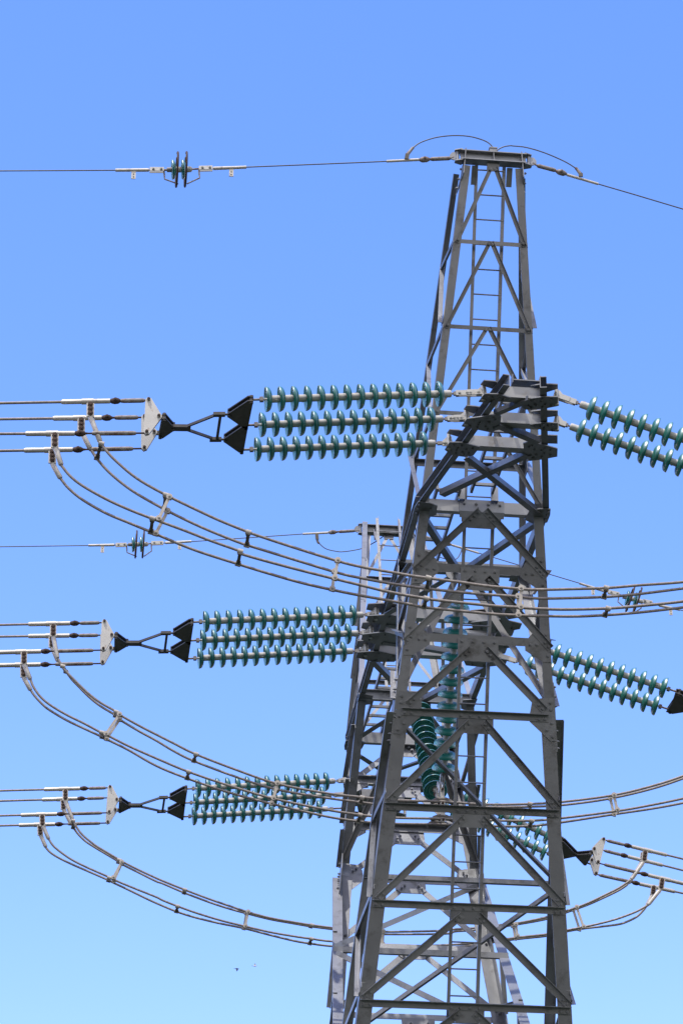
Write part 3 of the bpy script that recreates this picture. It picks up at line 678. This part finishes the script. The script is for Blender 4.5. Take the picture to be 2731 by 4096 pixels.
for i, (a, b, Y, s0, s1, r0, r1) in enumerate(cr):
    A = onY(*kr([a])[0], Y); B = onY(*kr([b])[0], Y); D = (B-A).normalized(); k = (B-A).length/(b[0]-a[0])
    conductor(A, Y, ((s0-a[0])*k, (s1-a[0])*k, (r0-a[0])*k, (r1-a[0])*k), '%s of four pale-sleeved cables running down right from the white plates' % pos4[i], A+D*45, 'bundled conductors going right')

def lerpY(px, tab):
    for (x0, y0), (x1, y1) in zip(tab, tab[1:]):
        if px <= x1: return y0+(y1-y0)*max(0, min(1, (px-x0)/(x1-x0)))
    return tab[-1][1]
JY = {}
def jumper(ph, i, flag, tube, pts, label, group, rflag=None, rtube=None, tab=None):
    f = lambda p: onY(p[0], p[1], lerpY(p[0], tab))
    P = spl([f(p) for p in pts], 5)
    r = thing('jumper_cable', label, 'cable', P[len(P)//2], group)
    mb = MB(); mb.tube(P, .0168, 8); obj('strand', mb, 'cable', r)
    for fl, tb, end in ((flag, tube, P[0]), (rflag, rtube, P[-1])):
        if not fl: continue
        a, b = f(fl[0]), f(fl[1]); c, d = f(tb[0]), f(tb[1])
        mb = MB(); off = Vector((0, -.03, 0)); a.z += .012
        mb.prism([a+off+XH*.042, a+off-XH*.042, b+off-XH*.042-UP*.02, b+off+XH*.042-UP*.02], (0, .022, 0)); obj('terminal_flag', mb, 'alu', r)
        mb = MB()
        for t in (.14, .5, .86): q = a.lerp(b, t)+off; mb.bolt(q, (0, -1, 0), .031, .02)
        obj('flag_bolt', mb, 'rust', r)
        mb = MB(); mb.tube([b-UP*.0, c, c.lerp(d, .3), d, d.lerp(end, .6)], [.03, .032, .03, .03, .024], 10); obj('terminal_sleeve', mb, 'alu', r)
    return f
n0 = lambda L: C(0, 1450, 1.4255, L); n9 = lambda L: C(900, 1450, 1.568, L); n1 = lambda L: C(1600, 1950, 2.412, L); n2 = lambda L: C(2150, 2250, 2.7, L); n3 = lambda L: C(1350, 2050, 3.92, L)
NA = [(0, -6.03), (300, -6.03), (1100, -5.965), (2731, -5.965), (3400, -6.03)]; NB = [(0, -5.63), (300, -5.63), (1100, -5.70), (2731, -5.70), (3400, -5.63)]
tails = [[(2900, 2303), (3080, 2258)], [(2900, 2333), (3060, 2296)], [(2900, 2382), (3100, 2340)], [(2900, 2408), (3080, 2370)]]
near = [
 (n0([(515, 243), (515, 305)]), n0([(522, 325), (570, 448)]), n0([(573, 452), (600, 495), (660, 560), (780, 660), (940, 752), (1100, 830), (1250, 900), (1410, 965)])+n9([(145, 1065), (400, 1150)])+[(1350, 2244), (1452, 2269), (1554, 2287), (1631, 2301), (1707, 2312), (1840, 2329), (1944, 2344), (2081, 2356), (2150, 2359), (2261, 2357), (2424, 2352), (2557, 2341), (2731, 2328)]+tails[0]),
 (n0([(463, 333), (463, 388)]), n0([(470, 405), (513, 488)]), n0([(516, 492), (560, 557), (640, 642), (760, 735), (925, 830), (1100, 917), (1250, 982), (1405, 1042)])+n9([(130, 1143), (400, 1226)])+[(1350, 2291), (1452, 2314), (1554, 2333), (1631, 2345), (1707, 2355), (1849, 2370), (1944, 2378), (2073, 2387), (2150, 2394), (2261, 2393), (2417, 2388), (2540, 2378), (2731, 2354)]+tails[1]),
 (n0([(312, 418), (312, 482)]), n0([(322, 500), (348, 580)]), n0([(350, 586), (400, 647), (470, 702), (600, 776), (730, 836), (865, 889), (1050, 957), (1200, 1016), (1370, 1077)])+n9([(95, 1198), (300, 1257)])+[(1230, 2288), (1350, 2318), (1452, 2343), (1529, 2362), (1605, 2378), (1702, 2394), (1750, 2401), (1965, 2423), (2073, 2430), (2150, 2435), (2261, 2438), (2428, 2434), (2557, 2424), (2731, 2406)]+tails[2]),
 (n0([(298, 513), (298, 570)]), n0([(306, 590), (343, 656)]), n0([(346, 662), (390, 716), (470, 782), (600, 857), (730, 912), (860, 966), (1100, 1066), (1355, 1149), (1568, 1214)])+[(1220, 2335), (1350, 2364), (1452, 2384), (1554, 2402), (1631, 2416), (1694, 2429), (1750, 2435), (1965, 2456), (2073, 2462), (2150, 2464), (2298, 2466), (2417, 2461), (2557, 2450), (2731, 2430)]+tails[3])]
for i, (fl, tb, pts) in enumerate(near):
    jumper('nearest', i, fl, tb, pts, '%s cable of the highest jumper loop, passing in front of the mast' % pos4[i], 'jumper cables of the highest loop', tab=(NA, NB)[i % 2])
m0 = lambda L: C(0, 2400, 2.24, L); m1 = lambda L: C(0, 2350, 1.12, L); m2 = lambda L: C(1900, 2700, 1.887, L)
MA = [(0, -.2), (300, -.2), (1400, -.1), (2100, -.1), (2900, -.2)]; MBt = [(0, .2), (300, .2), (1400, .1), (2100, .1), (2900, .2)]
mid = [
 (m0([(476, 243), (476, 322)]), m0([(482, 345), (512, 505)]), m0([(520, 530), (560, 600), (600, 650), (700, 752), (800, 846), (900, 921), (1020, 990), (1090, 1040), (1250, 1130), (1400, 1207)])+m1([(780, 700), (870, 745), (1050, 815), (1240, 880)])+[(1300, 3173), (1443, 3190), (1520, 3197), (1600, 3203), (1760, 3207), (1942, 3222-3), (2112, 3217), (2244, 3209), (2446, 3183), (2600, 3147), (2731, 3105), (2880, 3045)]),
 (m0([(464, 345), (464, 420)]), m0([(472, 440), (515, 540)]), m0([(530, 560), (578, 622), (640, 708), (700, 772), (800, 872), (900, 952), (1030, 1032), (1080, 1078), (1250, 1180), (1400, 1262)])+m1([(780, 735), (865, 777), (1050, 847), (1235, 905)])+[(1300, 3192), (1437, 3210), (1517, 3220), (1600, 3225), (1760, 3230), (1953, 3230), (2112, 3228), (2244, 3222), (2430, 3197), (2600, 3158), (2731, 3115), (2880, 3055)]),
 (m0([(214, 488), (214, 572)]), m0([(226, 597), (268, 705)]), m0([(274, 716), (300, 780), (360, 865), (450, 942), (600, 1032), (750, 1106), (900, 1186), (970, 1218), (1100, 1285), (1230, 1346)])+m1([(720, 775), (845, 827), (1030, 890), (1220, 946)])+[(1300, 3239), (1434, 3260), (1507, 3268), (1589, 3273), (1760, 3276), (1958, 3287-4), (2122, 3286-2), (2244, 3274), (2462, 3246), (2600, 3222), (2731, 3195), (2880, 3158)]),
 (m0([(208, 605), (211, 688)]), m0([(220, 712), (270, 802)]), m0([(277, 813), (310, 860), (380, 936), (450, 992), (600, 1081), (750, 1152), (900, 1222), (970, 1257), (1150, 1346)])+m1([(700, 800), (840, 857), (1030, 921), (1215, 970)])+[(1300, 3266), (1434, 3287), (1491, 3291), (1577, 3296), (1760, 3299), (1980, 3309-3), (2117, 3306), (2244, 3291), (2451, 3259), (2600, 3237), (2731, 3213), (2880, 3178)])]
for i, (fl, tb, pts) in enumerate(mid):
    jumper('middle', i, fl, tb, pts, '%s cable of the middle jumper loop held inside the mast window' % pos4[i], 'jumper cables of the middle loop', tab=(MA, MBt)[i % 2])
f0 = lambda L: C(0, 3100, 2.24, L); f1 = lambda L: C(650, 3350, 2.0907, L); f2 = lambda L: C(1750, 3450, 2.6133, L); f3 = lambda L: kr(L)
FA = [(0, 5.63), (300, 5.63), (1000, 5.74), (2200, 5.6), (2500, 5.345)]; FB = [(0, 6.03), (300, 6.03), (1000, 5.92), (2200, 5.75), (2500, 5.745)]
far = [
 (f0([(585, 152), (585, 226)]), f0([(594, 250), (645, 385)]), f0([(652, 402), (680, 460), (740, 540), (850, 630), (950, 692), (1060, 757), (1110, 787), (1250, 857), (1400, 927)])+f1([(0, 365), (185, 440), (400, 521), (560, 576), (710, 626), (900, 676), (1100, 712), (1250, 736), (1410, 757)])+[(1440, 3726), (1536, 3729), (1730, 3726), (1819, 3719), (1903, 3713), (1987, 3703), (2068, 3694), (2190, 3669)]+f3([(225, 1008), (320, 975), (450, 925), (650, 830), (800, 755), (900, 690), (945, 655)]), f3([(1118, 335), (1104, 425)]), f3([(1088, 460), (975, 625)])),
 (f0([(566, 243), (568, 307)]), f0([(577, 325), (630, 428)]), f0([(640, 445), (690, 520), (760, 592), (850, 652), (950, 712), (1050, 772), (1110, 812), (1250, 882), (1400, 957)])+f1([(0, 388), (180, 465), (400, 548), (560, 600), (700, 638), (900, 688), (1100, 724), (1240, 748), (1410, 770)])+[(1440, 3733), (1536, 3739), (1778, 3737), (1819, 3728), (1903, 3722), (1987, 3711), (2060, 3701), (2190, 3677)]+f3([(225, 1026), (450, 945), (650, 855), (800, 782), (890, 725), (915, 700)]), f3([(1095, 345), (1085, 430)]), f3([(1062, 480), (935, 680)])),
 (f0([(377, 378), (380, 455)]), f0([(392, 475), (433, 570)]), f0([(438, 580), (480, 640), (560, 706), (650, 766), (780, 831), (960, 911), (1030, 946), (1200, 1017), (1400, 1097)])+f1([(0, 528), (125, 578), (300, 640), (500, 700), (690, 746), (900, 795), (1100, 830), (1240, 850), (1410, 872)])+[(1440, 3770), (1530, 3780), (1650, 3786), (1760, 3783), (1900, 3774), (2029, 3757), (2100, 3748), (2190, 3738)]+f3([(210, 1245), (400, 1208), (600, 1165), (800, 1110), (1000, 1035), (1100, 983), (1145, 955)]), f3([(1320, 660), (1303, 755)]), f3([(1290, 780), (1170, 930)])),
 (f0([(357, 473), (362, 538)]), f0([(371, 557), (408, 642)]), f0([(412, 655), (450, 696), (520, 742), (650, 806), (800, 871), (960, 941), (1020, 971), (1150, 1032), (1330, 1120)])+f1([(0, 575), (115, 622), (250, 666), (450, 716), (680, 763), (900, 820), (1100, 868), (1230, 890), (1410, 912)])+[(1440, 3790), (1530, 3798), (1650, 3800), (1760, 3795), (1900, 3782), (2020, 3764), (2100, 3755), (2190, 3745)]+f3([(210, 1260), (420, 1226), (600, 1206), (800, 1180), (900, 1150), (1020, 1090), (1100, 1012), (1135, 965)]), f3([(1218, 750), (1208, 818)]), f3([(1200, 842), (1145, 950)]))]
for i, (fl, tb, pts, rf, rt) in enumerate(far):
    jumper('farthest', i, fl, tb, pts, '%s cable of the lowest jumper loop, passing behind the mast' % pos4[i], 'jumper cables of the lowest loop', rf, rt, tab=(FA, FB)[i % 2])

# spacers clamped between jumper cables
tabs = {'n': (NA, NB), 'm': (MA, MBt), 'f': (FA, FB)}
def spacer(ph, pairs, label):
    """pairs: list of (style, cable index, px, cable index, px)"""
    r = None
    for st, i, p, j, q in pairs:
        A = onY(*p, lerpY(p[0], tabs[ph][i % 2])); B = onY(*q, lerpY(q[0], tabs[ph][j % 2]))
        if r is None: r = thing('jumper_spacer', label, 'spacer', A, 'spacers clamped to the jumper cables')
        D = (B-A).normalized(); t = XH*.97-UP*.22
        mb = MB()
        for P in (A, B):
            mb = MB(); mb.tube([P-t*.03, P+t*.03], .029, 8); obj('cable_clamp', mb, 'clamp', r)
        mb = MB()
        if st == 'r':
            side = D.cross(t).normalized(); side = side if side.y < 0 else -side
            mb.box(A+D*.02+side*.012, B-D*.02+side*.012, side, .016, .034)
            for P in (A, B):
                mb.tube([P+side*.004, P+side*.034], .034, 10); mb.bolt(P+side*.034, side, .015, .014)
            obj('spacer_rod', mb, 'clamp', r)
        else:
            mb.box(A, B, t, .034, .03); mb.box(A.lerp(B, .0), A.lerp(B, .18), t, .05, .036); mb.box(A.lerp(B, .82), B, t, .05, .036)
            obj('spacer_rod', mb, 'dclamp', r)
S = spacer
S('n', [('r', 0, n0([(965, 770)])[0], 2, n0([(905, 893)])[0]), ('r', 1, n0([(955, 850)])[0], 3, n0([(888, 978)])[0]), ('d', 0, n0([(945, 755)])[0], 1, n0([(935, 838)])[0]), ('d', 2, n0([(870, 890)])[0], 3, n0([(860, 968)])[0])], 'square four-cable spacer at the left bend of the highest jumper loop')
S('n', [('d', 0, n0([(578, 462)])[0], 1, n0([(553, 545)])[0])], 'short spacer joining two cables just under the highest terminal lugs')
S('n', [('d', 0, n0([(1416, 968)])[0], 1, n0([(1407, 1043)])[0])], 'dark two-cable spacer on the top pair of the highest loop, over open sky')
S('n', [('d', 2, n0([(1370, 1077)])[0], 3, n0([(1357, 1150)])[0])], 'dark two-cable spacer on the bottom pair of the highest loop, over open sky')
S('n', [('r', 0, (1350, 2244), 2, (1338, 2314)), ('r', 1, (1338, 2288), 3, (1328, 2358))], 'pale upright spacer on the highest loop just left of the masts')
S('n', [('d', 0, n1([(272, 872)])[0], 1, n1([(260, 975)])[0])], 'dark spacer on the top pair crossing the mast left leg')
S('n', [('d', 2, n1([(255, 1072)])[0], 3, n1([(228, 1150)])[0])], 'dark spacer on the bottom pair crossing the mast left leg')
S('n', [('r', 0, n1([(1162, 980)])[0], 2, n1([(1160, 1158)])[0]), ('r', 1, n1([(1135, 1056)])[0], 3, n1([(1136, 1235)])[0])], 'pale upright spacer on the highest loop in front of the mast right braces')
S('n', [('d', 0, n2([(740, 274)])[0], 1, n2([(716, 373)])[0])], 'dark spacer on the top pair right of the mast')
S('n', [('d', 2, n2([(760, 497)])[0], 3, n2([(724, 570)])[0])], 'dark spacer on the bottom pair right of the mast')
S('m', [('r', 0, m0([(1070, 1030)])[0], 2, m0([(950, 1205)])[0]), ('r', 1, m0([(1072, 1075)])[0], 3, m0([(955, 1248)])[0]), ('d', 0, m0([(1040, 1005)])[0], 1, m0([(1035, 1040)])[0]), ('d', 2, m0([(912, 1190)])[0], 3, m0([(915, 1230)])[0])], 'square four-cable spacer at the left bend of the middle jumper loop')
S('m', [('d', 0, m0([(562, 596)])[0], 1, m0([(592, 645)])[0])], 'short spacer joining two cables under the middle-height terminal lugs')
S('m', [('d', 0, m1([(878, 748)])[0], 1, m1([(868, 778)])[0])], 'dark spacer on the top pair of the middle loop, over open sky')
S('m', [('d', 2, m1([(845, 827)])[0], 3, m1([(838, 856)])[0])], 'dark spacer on the bottom pair of the middle loop, above the lowest insulators')
S('m', [('r', 0, m1([(1242, 880)])[0], 2, m1([(1225, 947)])[0]), ('r', 1, m1([(1235, 905)])[0], 3, m1([(1216, 970)])[0])], 'pale upright spacer of the middle loop in front of the lowest insulators')
S('m', [('d', 0, (1448, 3191), 1, (1442, 3211))], 'dark spacer on the top pair of the middle loop beside the rear mast')
S('m', [('d', 2, (1440, 3261), 3, (1432, 3287))], 'dark spacer on the bottom pair of the middle loop beside the rear mast')
S('m', [('r', 0, m2([(1045, 912)])[0], 2, m2([(1070, 1023)])[0]), ('r', 1, m2([(1018, 937)])[0], 3, m2([(1045, 1055)])[0])], 'pale ladder-like spacer on the middle loop well right of the mast')
S('m', [('d', 0, m2([(412, 975)])[0], 1, m2([(410, 993)])[0])], 'dark spacer on the top pair of the middle loop behind the mast right brace')
S('m', [('d', 2, m2([(428, 1104)])[0], 3, m2([(410, 1145)])[0])], 'dark spacer on the bottom pair of the middle loop before right insulators')
S('f', [('r', 0, f0([(1090, 785)])[0], 2, f0([(1015, 925)])[0]), ('r', 1, f0([(1090, 800)])[0], 3, f0([(1018, 960)])[0]), ('d', 0, f0([(1066, 765)])[0], 1, f0([(1060, 785)])[0]), ('d', 2, f0([(978, 925)])[0], 3, f0([(972, 950)])[0])], 'square four-cable spacer at the left bend of the lowest jumper loop')
S('f', [('d', 0, f0([(655, 412)])[0], 1, f0([(656, 475)])[0])], 'short spacer joining two cables under the lowest terminal lugs')
S('f', [('d', 0, f1([(186, 440)])[0], 1, f1([(180, 466)])[0])], 'dark spacer on the top pair of the lowest loop, over open sky')
S('f', [('d', 2, f1([(126, 579)])[0], 3, f1([(116, 622)])[0])], 'dark spacer on the bottom pair of the lowest loop, over open sky')
S('f', [('r', 0, f1([(715, 628)])[0], 2, f1([(692, 746)])[0]), ('r', 1, f1([(700, 638)])[0], 3, f1([(680, 763)])[0])], 'pale upright spacer of the lowest loop over open sky above the birds')
S('f', [('d', 0, f1([(1248, 736)])[0], 1, f1([(1238, 748)])[0])], 'dark spacer on the top pair of the lowest loop just left of the rear mast')
S('f', [('d', 2, f1([(1244, 851)])[0], 3, f1([(1230, 890)])[0])], 'dark spacer on the bottom pair of the lowest loop just left of the rear mast')
S('f', [('r', 0, (1532, 3729), 2, (1530, 3780)), ('r', 1, (1524, 3739), 3, (1522, 3797))], 'upright spacer of the lowest loop seen just right of the front mast left leg')
S('f', [('r', 0, f2([(815, 655)])[0], 2, f2([(832, 775)])[0]), ('r', 1, f2([(790, 675)])[0], 3, f2([(808, 800)])[0])], 'pale upright spacer of the lowest loop seen through the mast lattice')
S('f', [('r', 0, f3([(310, 978)])[0], 2, f3([(390, 1210)])[0]), ('r', 1, f3([(270, 1010)])[0], 3, f3([(343, 1240)])[0])], 'pale ladder-like spacer of the lowest loop just right of the mast right leg')

# suspension yoke under the V strings
r = thing('suspension_yoke', 'rust-streaked hanging yoke with four cable clamps inside the mast window', 'yoke', V(0, 0, -2.4))
zt, zb = -2.22, -2.62
for Y, px in ((-.1, 1768), (.1, 1752)):
    A = onY(px, 3160, Y); B = onY(px+4, 3282, Y)
    mb = MB(); mb.box(A, B, YH, .014, .055)
    for q in (A+UP*.0, A.lerp(B, .45), B): mb.tube([q-YH*.012, q+YH*.012], .029, 10)
    obj('hanger_strap', mb, 'plate', r)
    mb = MB()
    for q in (A, A.lerp(B, .45), B): mb.bolt(q-YH*.012, (0, -1, 0), .018, .02)
    obj('strap_bolt', mb, 'rust', r)
    for k, py in ((0, 3206 if Y < 0 else 3228), (1, 3275 if Y < 0 else 3298)):
        c = onY(px, py, Y+.03); mb = MB()
        mb.tube([c-XH*.14-UP*.035, c-XH*.1, c-XH*.05+UP*.012, c+UP*.018, c+XH*.05+UP*.012, c+XH*.1, c+XH*.14-UP*.035], [.02, .032, .04, .042, .04, .032, .02], 10); obj('suspension_clamp', mb, 'dclamp', r)
A = onY(1768, 3160, -.1)
for sgn in (-1, 1):
    mb = MB(); mb.prism([Vector((A.x-.03, sgn*.02, A.z-.02)), Vector((A.x-.03, sgn*.2, A.z+.17)), Vector((A.x-.03, sgn*.13, A.z+.2)), Vector((A.x-.03, sgn*.0, A.z+.05))], (.014, 0, 0))
    mb.prism([Vector((A.x+.03, sgn*.02, A.z-.02)), Vector((A.x+.03, sgn*.2, A.z+.17)), Vector((A.x+.03, sgn*.13, A.z+.2)), Vector((A.x+.03, sgn*.0, A.z+.05))], (-.014, 0, 0))
    obj('link_plate', mb, 'plate', r)

# ------------------------------------------------------------------ ground wires
def gwire(label, Y, lug, tb0, tb1, eye, s0, s1, pts, group, insul=None, s2=None, s3=None, jump=None, jflag=None):
    f = lambda p: onY(p[0], p[1], Y)
    r = thing('ground_wire', label, 'wire', f(lug), group)
    mb = MB(); mb.tube([f(p) for p in [s1]+pts], .0085, 6); obj('strand', mb, 'wire', r)
    A, B = f(s0), f(s1); mb = MB(); mb.tube([A, A.lerp(B, .45)], .020, 6); mb.tube([A.lerp(B, .45), B], .017, 8); obj('sleeve', mb, 'alu', r)
    mb = MB(); mb.tube([f(lug), f(tb0)], .012, 8); mb.tube([f(tb0), f(tb0).lerp(f(tb1), .1), f(tb0).lerp(f(tb1), .9), f(tb1)], [.02, .026, .026, .02], 8); obj('turnbuckle', mb, 'rod', r)
    E = f(eye); D = (B-A).normalized(); mb = MB(); mb.tube([f(tb1), E-D*.06, E-D*.03, E+D*.03, E+D*.06, A], [.012, .02, .036, .036, .02, .012], 8); mb.bolt(E-YH*.034, (0, -1, 0), .018, .016); obj('clevis', mb, 'rod', r)
    if jump:
        J = spl([f(p) for p in jump], 5); jr = thing('bonding_cable', label.replace('ground wire', 'bonding loop cable beside the ground wire'), 'cable', J[len(J)//2], 'bonding loops at the mast tops')
        mb = MB(); mb.tube(J, .0085, 6); obj('strand', mb, 'wire', jr)
        a, b = f(jflag[0]), f(jflag[1]); mb = MB(); mb.box(a-YH*.022, b-YH*.022, YH, .02, .05); obj('terminal_flag', mb, 'dclamp', jr)
        mb = MB(); mb.tube([b-YH*.01, b.lerp(J[0], .6), J[0], J[0].lerp(J[3], .25)], [.022, .02, .019, .017], 8); obj('terminal_sleeve', mb, 'rod', jr)
        return jr
def gsleeve(r_label, Y, a, b, tab, group, r=None):
    pass
def sleeve_with_tab(r, Y, a, b, t):
    A, B = onY(*a, Y), onY(*b, Y); mb = MB(); mb.tube([A, A.lerp(B, .3), A.lerp(B, .7), B], [.022, .022, .02, .02], 8)
    obj('sleeve', mb, 'alu', r)
    q = A.lerp(B, t); mb = MB(); mb.box(q-UP*.01, q-UP*.125, YH, .012, .052); obj('tab_plate', mb, 'alu', r)
    mb = MB()
    for k in (.06, .1): mb.bolt(q-UP*k-YH*.006, (0, -1, 0), .008, .003)
    obj('tab_bolt', mb, 'dark', r)
def ins_pair(label, Y, l0, l1, dA, dB, r1, r0, sl, sr):
    """clevis l0-l1, discs at dA dB, clevis r1-r0, sleeves"""
    f = lambda p: onY(p[0], p[1], Y); A, B = f(dA), f(dB); D = (B-A).normalized()
    r = thing('insulator_pair', label, 'insulator', A.lerp(B, .5), 'insulator pairs in the ground wires')
    up = (UP-D*UP.dot(D)).normalized(); side = D.cross(up)
    for P, sg in ((A, 1), (B, 1)):
        mb = MB(); mb.lathe([(.03, .036), (.06, .035), (.09, .028), (.115, .012), (.122, -.008), (.116, -.013), (.1, 0), (.085, .002), (.078, -.012), (.07, -.012), (.06, .006), (.03, .01)], 28, P, D, close=True)
        obj('glass_disc', mb, 'glass', r)
        mb = MB(); mb.lathe([(0, .115), (.02, .112), (.036, .095), (.038, .03), (.026, .028), (.012, .01), (.012, -.06), (0, -.06)], 16, P, D); obj('metal_cap', mb, 'cap', r)
    for P, Q, sg in ((A+D*.05, f(l1), -1), (B+D*.035, f(r1), 1)):
        loop = [P+(up*math.cos(a)+side*math.sin(a))*.205+D*.02*math.cos(a) for a in [math.radians(k) for k in range(12, 349, 12)]]
        mb = MB(); mb.tube(loop, .013, 8); obj('arcing_horn', mb, 'rust', r); mb = MB(); mb.tube([P-up*.205, Q-up*.13, Q-up*.09, Q], .010, 6); obj('horn_bracket', mb, 'rod', r)
    for a, b in ((l0, l1), (r1, r0)):
        P, Q = f(a), f(b); d = (Q-P).normalized(); mb = MB()
        for o in (-.022, .022): mb.box(P+YH*o, Q+YH*o, up, .052, .009)
        mb.bolt(P.lerp(Q, .25)-YH*.027, (0, -1, 0), .016, .018); mb.bolt(P.lerp(Q, .8)-YH*.027, (0, -1, 0), .016, .018)
        obj('link_plate', mb, 'plate', r)
    mb = MB(); mb.tube([f(l1), A-D*.04], .013, 8); mb.tube([B+D*.1, f(r1)], .011, 8); mb.tube([f(l0), f(sl[0])], .011, 8); mb.tube([f(r0), f(sr[0])], .011, 8); mb.tube([A-D*.07, A-D*.01], .03, 8); obj('ball_link', mb, 'rod', r)
    sleeve_with_tab(r, Y, *sl, .45); sleeve_with_tab(r, Y, *sr, .55)
GN, GF = -5.06, 5.06
z1 = lambda L: C(1450, 500, 2.8509, L); z2 = lambda L: C(400, 550, 2.24, L); z3 = lambda L: C(2050, 550, 2.3025, L); z4 = lambda L: C(1750, 560, 3.4844, L); z5 = lambda L: C(300, 2080, 1.3067, L); z6 = lambda L: C(2150, 2250, 2.6988, L)
gwire('upper left ground wire running from the front mast top', GN, (1814, 627), *z1([(1000, 375), (775, 385), (705, 390), (640, 391), (272, 410)]), z1([(0, 422)])+[(985, 667)], 'ground wires',
      jump=z1([(566, 262), (650, 200), (780, 152), (900, 127), (1050, 115), (1200, 123), (1320, 150), (1420, 190), (1475, 240), (1493, 280), (1495, 318)]), jflag=z1([(497, 395), (508, 338)]))
gwire('upper right ground wire sloping down from the front mast top', GN, (2131, 651), *z3([(225, 255), (395, 300), (447, 320), (500, 340), (788, 425)]), z3([(1100, 516), (1568, 656)])+[(3300, 1010)], 'ground wires',
      jump=z3([(590, 286), (500, 229), (400, 181), (300, 140), (200, 107), (100, 83), (0, 74)])+z4([(1020, 73), (930, 86), (860, 116), (815, 156), (800, 185)]), jflag=z3([(624, 365), (622, 335)]))
gwire('lower left ground wire running from the rear mast top', GF, (1436, 2121), (1419, 2123), (1355, 2127), (1329, 2129), (1312, 2131), (1211, 2136), [(765, 2166.5)], 'ground wires',
      jump=[(1272, 2170), (1303, 2195), (1348, 2206), (1371, 2207), (1410, 2202), (1452, 2192), (1500, 2168), (1540, 2140), (1555, 2128)], jflag=[(1266, 2140), (1268, 2160)])
lugR = V(.485, GF, 4.0)
def px_of(P): d = P-CP; w_ = d.dot(_F); return (1365.5+FPX*d.dot(_R2)/w_, 2048-FPX*d.dot(_U2)/w_)
a = px_of(lugR); b = (2316.7, 2333); L_ = lambda t: (a[0]+(b[0]-a[0])*t, a[1]+(b[1]-a[1])*t)
gwire('lower right ground wire sloping down from the rear mast top', GF, a, L_(.03), L_(.13), L_(.17), L_(.2), L_(.37), [b], 'ground wires',
      jump=[L_(.27), (L_(.22)[0], L_(.22)[1]+55), (L_(.1)[0], L_(.1)[1]+62), (L_(.0)[0], L_(.0)[1]+40), (1580, 2140)], jflag=[(L_(.28)[0], L_(.28)[1]+3), (L_(.275)[0], L_(.275)[1]+18)])
ins_pair('small ringed insulator pair in the upper left ground wire', GN, *z2([(445, 288), (572, 288), (652, 285), (742, 283), (885, 277), (1008, 274)]), z2([(437, 288), (138, 290)]), z2([(1015, 274), (1310, 263)]))
ins_pair('small ringed insulator pair in the lower left ground wire', GF, *z5([(212, 131), (270, 130), (302, 128), (345, 127), (398, 122), (462, 120)]), z5([(205, 131), (70, 133)]), z5([(472, 120), (608, 112)]))
ins_pair('small ringed insulator pair in the lower right ground wire', GF, *z6([(760, 318), (880, 345), (965, 383), (1052, 405), (1130, 417), (1235, 437)]), z6([(712, 308), (450, 225)]), z6([(1310, 465), (1535, 512)]))
for lb, Y, p, q, st in (('upper left ground wire beyond the ringed insulators, reaching the picture edge', GN, (461.6, 679.5), (0, 682), -60), ('lower left ground wire beyond the ringed insulators, reaching the picture edge', GF, (353.6, 2182), (0, 2187), -60), ('lower right ground wire beyond its insulators at the picture edge', GF, (2718, 2440), (2790, 2455), 50)):
    A, B = onY(*p, Y), onY(*q, Y); D = (B-A).normalized(); B = A+D*((st-A.x)/D.x)
    mb = MB(); mb.tube([A, B], .0085, 6); solo('ground_wire', mb, 'wire', lb, 'wire', 'ground wires')

# ------------------------------------------------------------------ birds
def bird(px, py, Y, m, label, wing, flip):
    c = onY(px, py, Y); r = thing('bird', label, 'bird', c, 'birds in flight')
    mb = MB(); mb.tube([c+XH*x for x in (-.17, -.12, -.05, .04, .10, .14, .18)], [.012, .03, .055, .055, .03, .03, .006], 8); obj('body', mb, m, r)
    for sy in (-1, 1):
        mb = MB(); u = Vector((-.05, sy*.10, wing)).normalized()*.24; k = Vector((.03, sy*.05, wing*.6)).normalized()*.13
        mb.prism([c+Vector((.08, sy*.03, 0)), c+k+Vector((.07, 0, 0)), c+u, c+k-Vector((.06, 0, 0)), c+Vector((-.07, sy*.03, 0))], (0, 0, .008)); obj('wing', mb, m, r)
    mb = MB(); mb.prism([c+Vector((-.14, -.02, 0)), c+Vector((-.26, -.05, 0)), c+Vector((-.26, .05, 0)), c+Vector((-.14, .02, 0))], (0, 0, .008)); obj('tail', mb, m, r)
bird(947.5, 3877, 190, 'bird_dark', 'tiny dark bird with wings down, left of the pale one', -.26, 1)
bird(1019, 3866, 190, 'bird_pale', 'tiny pale bird with wings raised, right of the dark one', .30, 1)
